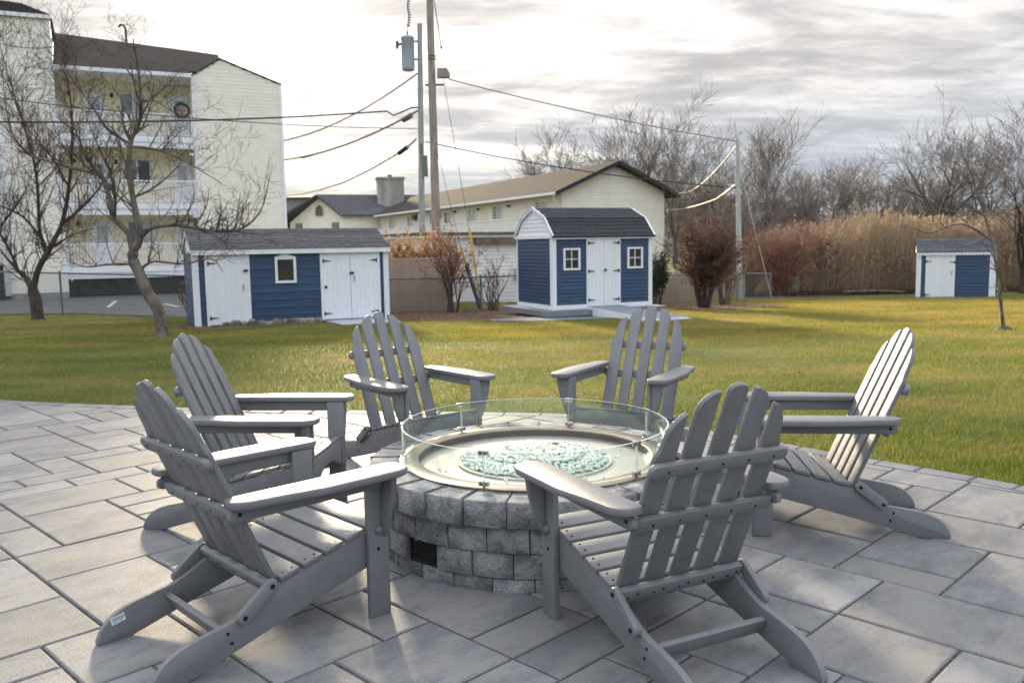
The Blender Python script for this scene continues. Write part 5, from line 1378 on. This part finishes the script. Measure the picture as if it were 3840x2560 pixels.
ap1 = [('t', None, [(752, 1572), (748, 1450), (695, 1340), (658, 1240), (637, 1190), (640, 1150)], .125, .095),
       ('a', 't', [(640, 1150), (684, 1080), (673, 960), (668, 800), (690, 660), (745, 560), (762, 420), (765, 330), (756, 215)], .075, .008),
       ('b', 't', [(638, 1160), (618, 1070), (545, 990), (520, 880), (472, 790), (330, 750), (230, 720), (130, 690), (60, 650)], .07, .012),
       ('b2', 'b', [(545, 990), (580, 900), (592, 800), (575, 690), (560, 560)], .04, .008),
       ('c', 't', [(648, 1145), (720, 1050), (850, 1030), (960, 1050), (1080, 1065), (1180, 1050), (1270, 970), (1320, 820)], .055, .007),
       ('d', 't', [(665, 1240), (740, 1200), (900, 1212), (1040, 1190), (1095, 1250)], .03, .007),
       ('e', 't', [(632, 1210), (480, 1210), (360, 1222), (230, 1195)], .03, .007),
       ('f', 'a', [(690, 665), (600, 600), (545, 500), (470, 380), (380, 250)], .032, .006),
       ('g', 'a', [(688, 675), (800, 690), (900, 730), (1000, 790), (1085, 845)], .03, .006),
       ('h', 'a', [(762, 480), (850, 490), (930, 540), (1010, 560)], .022, .006), ('i', 'a', [(763, 420), (700, 330), (640, 260)], .02, .005), ('j', 'b', [(472, 790), (420, 660), (400, 520), (370, 350)], .024, .005),
       ('k', 'a', [(672, 900), (740, 860), (830, 760), (880, 640)], .024, .005)]
tree('apple_tree', 'bare gnarled apple tree with leaning trunk beside the long blue shed', (-6.75, 16.67, ground(-6.75, 16.67) - .05), chain(ap1, 750, 1572, k1, 40), 31,
     dict(seg=.14, wob=.13, up=.07, rmin=.0026, limb_r=.016, kids=(3, 4), ang=(30, 70), len=(.3, .6), shoot=.45), 'bark_apple', 'twig_red', 'apple trees at the lawn edge', lev=2, twig_per_m=8.5, twig_len=(.3, 1.05))
k2 = .00638
ap2 = [('t', None, [(152, 1512), (150, 1420), (138, 1365)], .17, .15), ('a', 't', [(140, 1372), (172, 1275), (232, 1180), (300, 1060), (342, 900), (372, 700), (378, 520), (370, 380)], .10, .01),
       ('b', 't', [(135, 1365), (105, 1325), (60, 1290), (0, 1250), (-80, 1180)], .10, .02), ('c', 'a', [(220, 1190), (196, 1100), (208, 900), (200, 750), (170, 600), (130, 400), (95, 180)], .06, .008),
       ('d', 'a', [(205, 1150), (130, 1040), (20, 980), (-60, 940)], .045, .01), ('e', 'a', [(300, 1070), (420, 980), (500, 900), (560, 820)], .045, .008), ('f', 'b', [(50, 1285), (40, 1150), (-10, 1000), (-40, 850)], .05, .01), ('g', 'a', [(340, 900), (300, 760), (240, 640), (225, 480)], .03, .007), ('h', 'c', [(200, 760), (120, 700), (60, 560), (20, 320)], .03, .007), ('i', 'a', [(240, 1175), (330, 1120), (430, 1090)], .03, .007), ('j', 'f', [(20, 1080), (90, 940), (120, 800)], .03, .007)]
tree('apple_tree', 'bare apple tree with dark stout trunk in front of the chain-link fence at left', (-14.0, 25.6, ground(-14, 25.6) - .05), chain(ap2, 152, 1512, k2, 60), 37,
     dict(seg=.22, wob=.12, up=.08, rmin=.0045, limb_r=.022, kids=(3, 4), ang=(30, 65), len=(.3, .6), shoot=.6, notwig=.12), 'bark_dark', 'twig_red', 'apple trees at the lawn edge', lev=2, twig_per_m=7, twig_len=(.5, 1.9))
k3 = .00465
yt = [('t', None, [(1757, 1535), (1728, 1350), (1692, 1180), (1642, 1040), (1600, 930)], .036, .006), ('a', 't', [(1694, 1190), (1580, 1130), (1470, 1162), (1420, 1150), (1350, 1125)], .022, .004), ('b', 't', [(1665, 1100), (1600, 1080), (1540, 1090), (1380, 1060)], .018, .004), ('c', 't', [(1712, 1270), (1725, 1160), (1735, 1060), (1738, 980)], .013, .004), ('d', 't', [(1690, 1175), (1620, 1210), (1560, 1215), (1480, 1175)], .016, .004), ('e', 'c', [(1725, 1120), (1790, 1040), (1850, 1000)], .014, .004)]
tree('young_tree', 'thin young bare tree on the lawn at right, leaning in front of the small shed', (8.66, 15.2, ground(8.66, 15.2) - .03), chain(yt, 1757, 1535, k3, 80), 41, dict(seg=.12, wob=.12, up=.03, rmin=.0025, limb_r=.01, kids=(2, 3), ang=(30, 60), len=(.3, .5), shoot=.1), 'bark_apple', 'twig_red', lev=1, twig_per_m=4.0, twig_len=(.2, .55))
mound = MB(); mound.lathe([(.16, -.02), (.12, .03), (.06, .06), (0, .06)], 14); o = mound.build('tree_mound', 'leaf_green', smooth=60); o.location = (8.66, 15.2, ground(8.66, 15.2)); tag(o, 'mossy mound of soil around the thin young tree', 'mound')

def wild_tree(name, label, x, y, H_, seed, spread=.45, trunk_r=.14, mt='bark_grey', mw='twig_far', group='bare trees beyond the lawn', fork=.35, stems=5, lean=(0, 0), lev=3, rmin=.01, kids=(4, 5, 5), up_=.10, z0=None):
    r_ = random.Random(seed); limbs = []
    g = ground(x, y) if z0 is None else z0
    fk_ = H_ * fork; lx, ly = lean
    limbs.append(([(0, 0, 0), (lx * fk_ * .4 + r_.uniform(-.05, .05), ly * fk_ * .4, fk_ * .5), (lx * fk_, ly * fk_, fk_)], trunk_r, trunk_r * .75))
    tb, lb = MB(), MB(); t_ = thing(name, label, 'tree', (x, y, g - .1), 0, group)
    v = [Vector(p) for p in limbs[0][0]]; tb.tube([v[0], v[1], v[2]], [trunk_r * 1.3, trunk_r * .9, trunk_r * .75], 8)
    PP = dict(DEF); PP.update(dict(seg=H_ * .045, wob=.13, up=up_, rmin=rmin, limb_r=trunk_r * .22, kids=kids, ang=(20, 50), len=(.4, .72), taper=.8)); PP['from'] = .25
    for k in range(stems):
        a = 2 * PI * (k + r_.uniform(-.3, .3)) / stems; s_ = spread * r_.uniform(.6, 1.3)
        st_ = v[2].lerp(v[1], r_.uniform(0, .6) if k else 0)
        sprout((tb, lb), st_, Vector((math.cos(a) * s_, math.sin(a) * s_, 1)), (H_ - st_.z) * r_.uniform(.52, .72), trunk_r * r_.uniform(.42, .62), lev, r_, PP)
    link('trunk', tb.mesh('trunk', mt, smooth=60), t_)
    if lb.v: link('crown', lb.mesh('crown', mw), t_)
    return t_
wild_tree('bare_tree', 'bare forked tree rising behind the small shed, bluish-grey limbs against the sky', 21.6, 43.5, 8.6, 101, .75, .15, 'bark_grey', 'twig_brown', fork=.38, stems=5, rmin=.006, kids=(5, 6, 6))
wild_tree('bare_tree', 'dense bare tree at the far right edge, nearest beside the small shed', 20.9, 35.5, 7.2, 102, .28, .13, 'bark_dark', 'twig_brown', fork=.12, stems=7, rmin=.006, up_=.06, kids=(5, 5, 5))
wild_tree('bare_tree', 'slim bare tree between the forked tree and the right edge', 24.9, 46.5, 8.2, 103, .4, .11, 'bark_grey', 'twig_brown', fork=.3, stems=6, rmin=.006, kids=(5, 5, 6))
wild_tree('bare_tree', 'broad bare tree with dense twigs directly behind the motel gable', 13.4, 92, 15.8, 104, .55, .32, fork=.25, stems=8, rmin=.013, kids=(6, 6, 6))
wild_tree('bare_tree', 'rounded bare tree over the motel roof, left of the motel gable peak', 5.3, 95, 14.4, 105, .7, .28, fork=.3, stems=8, rmin=.013, kids=(6, 6, 6))
wild_tree('bare_tree', 'bare tree right of the motel gable peak', 18.9, 100, 13.2, 106, .5, .28, fork=.25, stems=8, rmin=.013, kids=(6, 6, 6))
wild_tree('bare_tree', 'tall wispy pale birch just right of the slender pole', 17.6, 60, 10.2, 107, .10, .08, 'bark_grey', 'twig_far', fork=.2, stems=7, rmin=.009, kids=(5, 6, 6), up_=.22)
wild_tree('bare_tree', 'leafless tree left of the slender pole, behind the rust shrub', 15.0, 70, 8.0, 108, .5, .16, fork=.25, stems=7, rmin=.010, kids=(5, 6, 6))
labs = ['first', 'second', 'third', 'fourth', 'fifth', 'sixth', 'seventh', 'eighth', 'ninth']
for k, (x, y, h) in enumerate(((21.5, 66, 5.8), (24.6, 74, 6.6), (28.0, 78, 7.6), (30.6, 78, 7.4), (33.8, 82, 7.0), (36.6, 80, 6.2), (28.3, 58, 6.6), (12.6, 52, 6.4))):
    wild_tree('bare_tree', ('low bare tree above the reeds, %s counted from the pale birch' % labs[k]) if k < 6 else ('bare tree rising between the forked tree and the small shed roof' if k == 6 else 'low bare tree right behind the slender pole'), x, y, h * 1.22, 120 + k, .45, .15, 'bark_dark', 'twig_far', fork=.22, stems=7, rmin=.010, kids=(5, 6, 6))
# branch tip reaching in at the upper right corner belongs to a tree standing outside the picture
rt_ = random.Random(77); tb, lb = MB(), MB(); t_ = thing('bare_tree', 'bare branch tip reaching in at the upper right corner', 'tree', (16.5, 24.0, ground(16.5, 24)))
tb.tube([(0, 0, 0), (.1, 0, 2.5), (0, .1, 4.5), (-.2, 0, 6.2)], [.16, .13, .10, .06], 8)
PP = dict(DEF); PP.update(dict(seg=.3, wob=.12, up=.03, rmin=.006, limb_r=.02, kids=(4, 4), ang=(25, 55), len=(.4, .7)))
for d_ in ((-1, 0, .45), (.6, .5, .9), (-.2, .8, 1), (.3, -.8, .9)): sprout((tb, lb), Vector((-.1, 0, 5.3)), Vector(d_), 2.35, .045, 2, rt_, PP)
link('trunk', tb.mesh('trunk', 'bark_grey', smooth=60), t_); link('crown', lb.mesh('crown', 'twig_brown'), t_)

def leaf_cloud(b, c, rad, n, size, r_, flat=1.0):
    for k in range(n):
        while True:
            v = Vector((r_.uniform(-1, 1), r_.uniform(-1, 1), r_.uniform(-1, 1)))
            if v.length < 1: break
        p_ = Vector((c[0] + v.x * rad[0], c[1] + v.y * rad[1], c[2] + v.z * rad[2])); s_ = size * r_.uniform(.6, 1.4)
        d_ = Vector((r_.gauss(0, 1), r_.gauss(0, 1), r_.gauss(0, 1))).normalized() * s_; e_ = d_.cross(Vector((r_.gauss(0, 1), r_.gauss(0, 1), r_.gauss(0, 1)))).normalized() * s_ * .45
        b.add([tuple(p_ - d_), tuple(p_ + e_), tuple(p_ + d_), tuple(p_ - e_)], [(0, 1, 2, 3)])
def shrub(name, label, x, y, H_, w, seed, stems, mt, leaves, group=None, cat='shrub', lev=2, bare=.3, rmin=.006, kids=(4, 4), base=.18, up_=.12):
    """leaves: list of (material, count, size)"""
    r_ = random.Random(seed); t_ = thing(name, label, cat, (x, y, ground(x, y) - .05), 0, group); tb, lb = MB(), MB()
    PP = dict(DEF); PP.update(dict(seg=H_ * .08, wob=.12, up=up_, rmin=rmin, limb_r=.016, kids=kids, ang=(20, 50), len=(.35, .6))); PP['from'] = .3
    for k in range(stems):
        a = r_.uniform(0, 2 * PI); s_ = w / H_ * r_.uniform(.1, 1.0); sprout((tb, lb), Vector((math.cos(a) * base * r_.random(), math.sin(a) * base * r_.random(), 0)), Vector((math.cos(a) * s_, math.sin(a) * s_, 1)), H_ * r_.uniform(.55, .80), .024 * r_.uniform(.7, 1.2), lev, r_, PP)
    link('stems', tb.mesh('stems', mt), t_); pts = lb.v
    link('twigs', lb.mesh('twigs', mt), t_)
    for (m_, n_, sz, zmin) in leaves:
        b = MB(); cand = [p for p in pts if p[2] > H_ * zmin]
        for q in range(n_):
            p_ = cand[r_.randrange(len(cand))]; leaf_cloud(b, p_, (.09, .09, .09), 1, sz, r_)
        link('foliage', b.mesh('foliage', m_), t_)
    return t_
shrub('rust_shrub', 'dense rounded shrub with dark rust leaves right of the barn-roofed shed', 5.80, 26.2, 2.55, 1.15, 201, 34, 'twig_red', [('leaf_rust', 13000, .036, .26), ('leaf_olive', 500, .03, .4)], kids=(5, 5))
shrub('rust_shrub', 'sparse upright shrub with coppery leaves around the yellow guy guard', -1.75, 26.0, 2.3, .42, 202, 14, 'twig_red', [('leaf_rust_bright', 650, .04, .15)], kids=(3, 4), lev=2)
shrub('rust_shrub', 'thin leafless shrub in front of the white annex wall', -.55, 26.7, 1.7, .5, 203, 9, 'twig_red', [('leaf_rust_bright', 90, .035, .2)], kids=(3, 4))
shrub('golden_shrub', 'golden dry shrub spilling over the tan ribbed fence', -3.25, 28.6, 2.25, 1.1, 204, 26, 'twig_brown', [('leaf_gold', 6500, .055, .40)], kids=(4, 5))
shrub('golden_shrub', 'golden dry plume shrub below the brown pole', -2.15, 28.4, 2.3, .8, 205, 18, 'twig_brown', [('leaf_gold', 3200, .05, .40), ('leaf_rust_bright', 300, .04, .4)], kids=(4, 5))
shrub('golden_shrub', 'golden dry tuft rising just past the long shed roof end', -4.6, 28.2, 2.35, .6, 206, 12, 'twig_brown', [('leaf_gold', 900, .045, .5)], kids=(4, 5))
shrub('evergreen_shrub', 'small green evergreen between the barn-roofed shed and the rust shrub', 4.55, 27.6, 1.7, .45, 207, 14, 'twig_brown', [('leaf_green', 4200, .035, .1)], kids=(5, 5), up_=.25)
shrub('rust_shrub', 'yellow-green twiggy shrub behind the right side of the rust shrub', 7.0, 28.4, 2.1, .6, 208, 12, 'twig_brown', [('leaf_olive', 700, .035, .3)], kids=(4, 4))
shrub('low_weed', 'low dry weeds by the corner post of the long shed', -8.25, 22.6, 1.05, .35, 209, 10, 'twig_red', [('leaf_rust_bright', 160, .035, .1), ('leaf_gold', 160, .03, .1)], kids=(3, 3), cat='weed')
for k, (x, y, h, w) in enumerate(((11.6, 37.2, 2.9, 1.5), (13.4, 38.4, 3.1, 1.6), (10.6, 38.6, 2.6, 1.3), (9.6, 36.6, 1.9, 1.2))):
    shrub('dogwood_shrub', ('reddish many-stemmed shrub in front of the reeds, nearest the slender pole', 'tallest reddish shrub merging into the tan reeds', 'reddish shrub behind the fence end post', 'low reddish thicket at the foot of the slender pole')[(0, 1, 2, 3)[k]], x, y, h, w, 220 + k, 60, 'dogwood', [], group='reddish shrubs beside the reeds', rmin=.007, kids=(4, 5), up_=.05)
shrub('brush_thicket', 'grey-brown twiggy thicket between the pole and the motel', 11.5, 45, 4.2, 3.2, 231, 46, 'twig_far', [], rmin=.012, kids=(4, 5)); shrub('brush_thicket', 'brown thicket behind the rust shrub and low tan fence', 8.6, 40, 3.0, 2.4, 232, 40, 'twig_brown', [], rmin=.01, kids=(4, 5)); shrub('brush_thicket', 'dark thicket at the foot of the motel end wall', 13.5, 55, 4.0, 3.0, 233, 40, 'twig_far', [], rmin=.013, kids=(4, 5))
# stump and fallen sticks before the reeds
sp = MB(); sp.tube([(0, 0, -.1), (0, 0, .2), (.05, 0, .62), (.0, 0, .80)], [.30, .24, .22, .17], 10); o = sp.build('tree_stump', 'drywood', smooth=50); o.location = (12.0, 37.0, ground(12, 37)); tag(o, 'broken tree stump at the edge of the reeds by the fence end', 'stump')
sp = MB(); sp.tube([(0, 0, .12), (1.3, .1, .16), (2.6, 0, .10)], [.07, .06, .04], 7); o = sp.build('fallen_branch', 'drywood'); o.location = (14.0, 36.6, ground(14, 36.6)); tag(o, 'fallen pale branch lying at the foot of the reeds', 'branch')

# reeds: one mass
rb, pl_ = MB(), MB(); rr = random.Random(61)
for k in range(36000):
    row = rr.random() ** 1.8; y = 37.6 + 22 * row + rr.uniform(-.3, .3); x = rr.uniform(11.5 + (y - 37) * .1, 21 + (y - 37) * .75 + 7)
    y += .10 * (x - 14)
    edge = smoothstep(11, 16, x - (y - 37) * .1)
    if rr.random() > .25 + .75 * edge: continue
    h = (1.5 + 1.65 * rr.random() ** 1.3) * (.72 + .28 * edge) * (1 + .22 * mnoise.noise((x * .6, y * .6, 0))) * (1 + .18 * mnoise.noise((x * .22, y * .3, 7)))
    if y < 38.6: h *= rr.uniform(.55, 1.0)
    g = ground(x, y); lx, ly = rr.gauss(.0, .16), rr.gauss(0, .1); w = rr.uniform(.007, .013) * (1 + (y - 37) * .03)
    m1, m2 = Vector((x + lx * .35, y + ly * .35, g + h * .55)), Vector((x + lx, y + ly, g + h)); n0 = len(rb.v)
    rb.v += [(x - w, y, g), (x + w, y, g), (m1.x + w * .8, m1.y, m1.z), (m1.x - w * .8, m1.y, m1.z), (m2.x + w * .4, m2.y, m2.z), (m2.x - w * .4, m2.y, m2.z)]; rb.f += [(n0, n0 + 1, n0 + 2, n0 + 3), (n0 + 3, n0 + 2, n0 + 4, n0 + 5)]
    for q in range(2):
        t_ = rr.uniform(.25, .8); p_ = Vector((x, y, g)).lerp(m2, t_); sx = rr.choice((-1, 1)) * rr.uniform(.12, .3); n0 = len(rb.v)
        rb.v += [(p_.x, p_.y, p_.z), (p_.x + sx * .6, p_.y - .05, p_.z + .22), (p_.x + sx, p_.y - .08, p_.z + .12), (p_.x + sx * .55, p_.y - .05, p_.z + .19)]; rb.f.append((n0, n0 + 1, n0 + 2, n0 + 3))
    if rr.random() < .6:
        for q in range(5):
            dz = rr.uniform(-.16, .22); dx = rr.gauss(.04, .05); n0 = len(pl_.v); s_ = rr.uniform(.05, .10)
            pl_.v += [(m2.x + dx * .2, m2.y, m2.z + dz), (m2.x + dx + s_ * .5, m2.y + rr.uniform(-.05, .05), m2.z + dz + s_ * .8), (m2.x + dx * .5 + s_ * .1, m2.y, m2.z + dz + s_ * 1.6)]; pl_.f.append((n0, n0 + 1, n0 + 2))
rd = bpy.data.objects.new('reeds', None); COL.objects.link(rd); tag(rd, 'tall tan dry reeds massed behind the small shed', 'reeds', kind='stuff')
for nm, bb, m_ in (('reed_stems', rb, 'reed'), ('reed_plumes', pl_, 'plume')):
    me = bpy.data.meshes.new(nm); me.from_pydata(bb.v, [], bb.f); me.materials.append(MATS[m_]); o = link(nm, me, rd); o['kind'] = 'stuff'
# dry grass fringe at the reed foot and around beds
fb = MB()
for k in range(5000):
    x = rr.uniform(9.5, 24); y = 36.2 + .12 * (x - 12) + abs(rr.gauss(0, .7)); g = ground(x, y); h = rr.uniform(.1, .35); w = .012; lx = rr.gauss(0, .15)
    fb.add([(x - w, y, g), (x + w, y, g), (x + lx, y + rr.gauss(0, .1), g + h)], [(0, 1, 2)])
tag(fb.build('dry_grass', 'soil'), 'dry grass fringe at the foot of the reeds', 'grass', kind='stuff')  # soil colour puts the dark shadows at the reed foot into the blades
# far hills with woods
hb = MB(); ridge = [(-60, 220, 3), (20, 190, 5.5), (31.9, 172, 8.0), (40.4, 170, 8.6), (48.8, 170, 7.0), (57.3, 172, 4.6), (69.7, 180, 4.8), (78.5, 180, 6.6), (87.4, 180, 7.6), (105.5, 182, 7.2), (140, 190, 8.5), (190, 200, 10)]
ridge = [Vector(p) for p in ridge]; rs = []
for a, c in zip(ridge, ridge[1:]):
    for q in range(10): rs.append(a.lerp(c, q / 10))
rs.append(ridge[-1]); nr = 9
for p_ in rs:
    for j in range(nr):
        t_ = j / (nr - 1); prof_ = math.sin(PI * t_) ** 1.2; hb.v.append((p_.x, p_.y - 45 + 90 * t_, -1.6 + (p_.z + 1.2) * prof_ * (1 + .12 * mnoise.noise((p_.x * .06, t_ * 4, 2)))))
for i in range(len(rs) - 1):
    for j in range(nr - 1): hb.f.append((i * nr + j, (i + 1) * nr + j, (i + 1) * nr + j + 1, i * nr + j + 1))
tag(hb.build('hill', 'hill', smooth=180), kind='structure')
wb = MB(); lb2 = MB()
for k in range(520):
    i = rr.randrange(len(rs) - 1); p_ = rs[i].lerp(rs[i + 1], rr.random()); t_ = rr.uniform(.12, .52); prof_ = math.sin(PI * t_) ** 1.2
    base = Vector((p_.x, p_.y - 45 + 90 * t_, -1.8 + (p_.z + 1.0) * prof_)); H_ = rr.uniform(2.2, 4.2)
    wb.tube([base, base + Vector((0, 0, H_ * .6))], [.12, .05], 3, False)
    for q in range(26):
        a = rr.uniform(0, 2 * PI); el = rr.uniform(.2, 1.3); st = base + Vector((0, 0, H_ * rr.uniform(.15, .6))); d_ = Vector((math.cos(a) * math.cos(el), math.sin(a) * math.cos(el), math.sin(el))) * H_ * rr.uniform(.2, .45)
        wb.tube([st, st + d_ * .5 + Vector((0, 0, .1)), st + d_], [.05, .04, .03], 3, False)
me = bpy.data.meshes.new('far_woods'); me.from_pydata(wb.v, [], wb.f); me.materials.append(MATS['twig_far']); tag(link('far_woods', me), 'brown leafless woods covering the distant hills', 'woods', kind='stuff')
fh = thing('far_house', 'tiny pale house on the far hillside between motel and slender pole', 'house', (38.0, 138.0, -1.0), R(20))
B('wall', 'offwhite', fh, 0, 6, 0, 6, 0, 4.6); b = MB(); b.prism([(-.4, 4.4), (3, 7.0), (6.4, 4.4)], -.3, 6.3, lambda u, v, w: (u, w, v)); b.build('roof', 'shingle_char', fh)
B('window', 'glass_dark', fh, 2.4, 3.5, -.08, -.001, 2.4, 3.8)

# fallen leaves: litter on the beds and a few strewn over the lawn
lt = MB(); rr = random.Random(88)
def flat_leaf(x, y, z, s_):
    a = rr.uniform(0, 2 * PI); d_ = Vector((math.cos(a), math.sin(a), rr.uniform(-.3, .5))) * s_; e_ = Vector((-math.sin(a), math.cos(a), rr.uniform(-.4, .4))) * s_ * .5; p_ = Vector((x, y, z + s_ * .35))
    lt.add([tuple(p_ - d_), tuple(p_ - e_), tuple(p_ + d_), tuple(p_ + e_)], [(0, 1, 2, 3)])
for (cx_, cy_, rx, ry, n_) in ((-1.4, 24.4, 3.2, 2.6, 2600), (5.9, 27.0, 2.5, 2.0, 1300), (9.5, 36.2, 9, 2.0, 2200), (-7.4, 20.6, 1.3, 1.2, 350)):
    for k in range(n_):
        a, q = rr.uniform(0, 2 * PI), math.sqrt(rr.random()) * 1.08; x, y = cx_ + rx * q * math.cos(a), cy_ + ry * q * math.sin(a); flat_leaf(x, y, ground(x, y), rr.uniform(.02, .05))
for k in range(170):
    y = 8 + 20 * rr.random(); x = rr.uniform(-.6, .6) * y
    if edge_info(x, y)[1] < -.1: flat_leaf(x, y, ground(x, y) + .01, rr.uniform(.018, .035))
tag(lt.build('leaf_litter', 'leaf_rust_bright'), 'small fallen leaves littering the beds and lawn', 'leaves', kind='stuff')
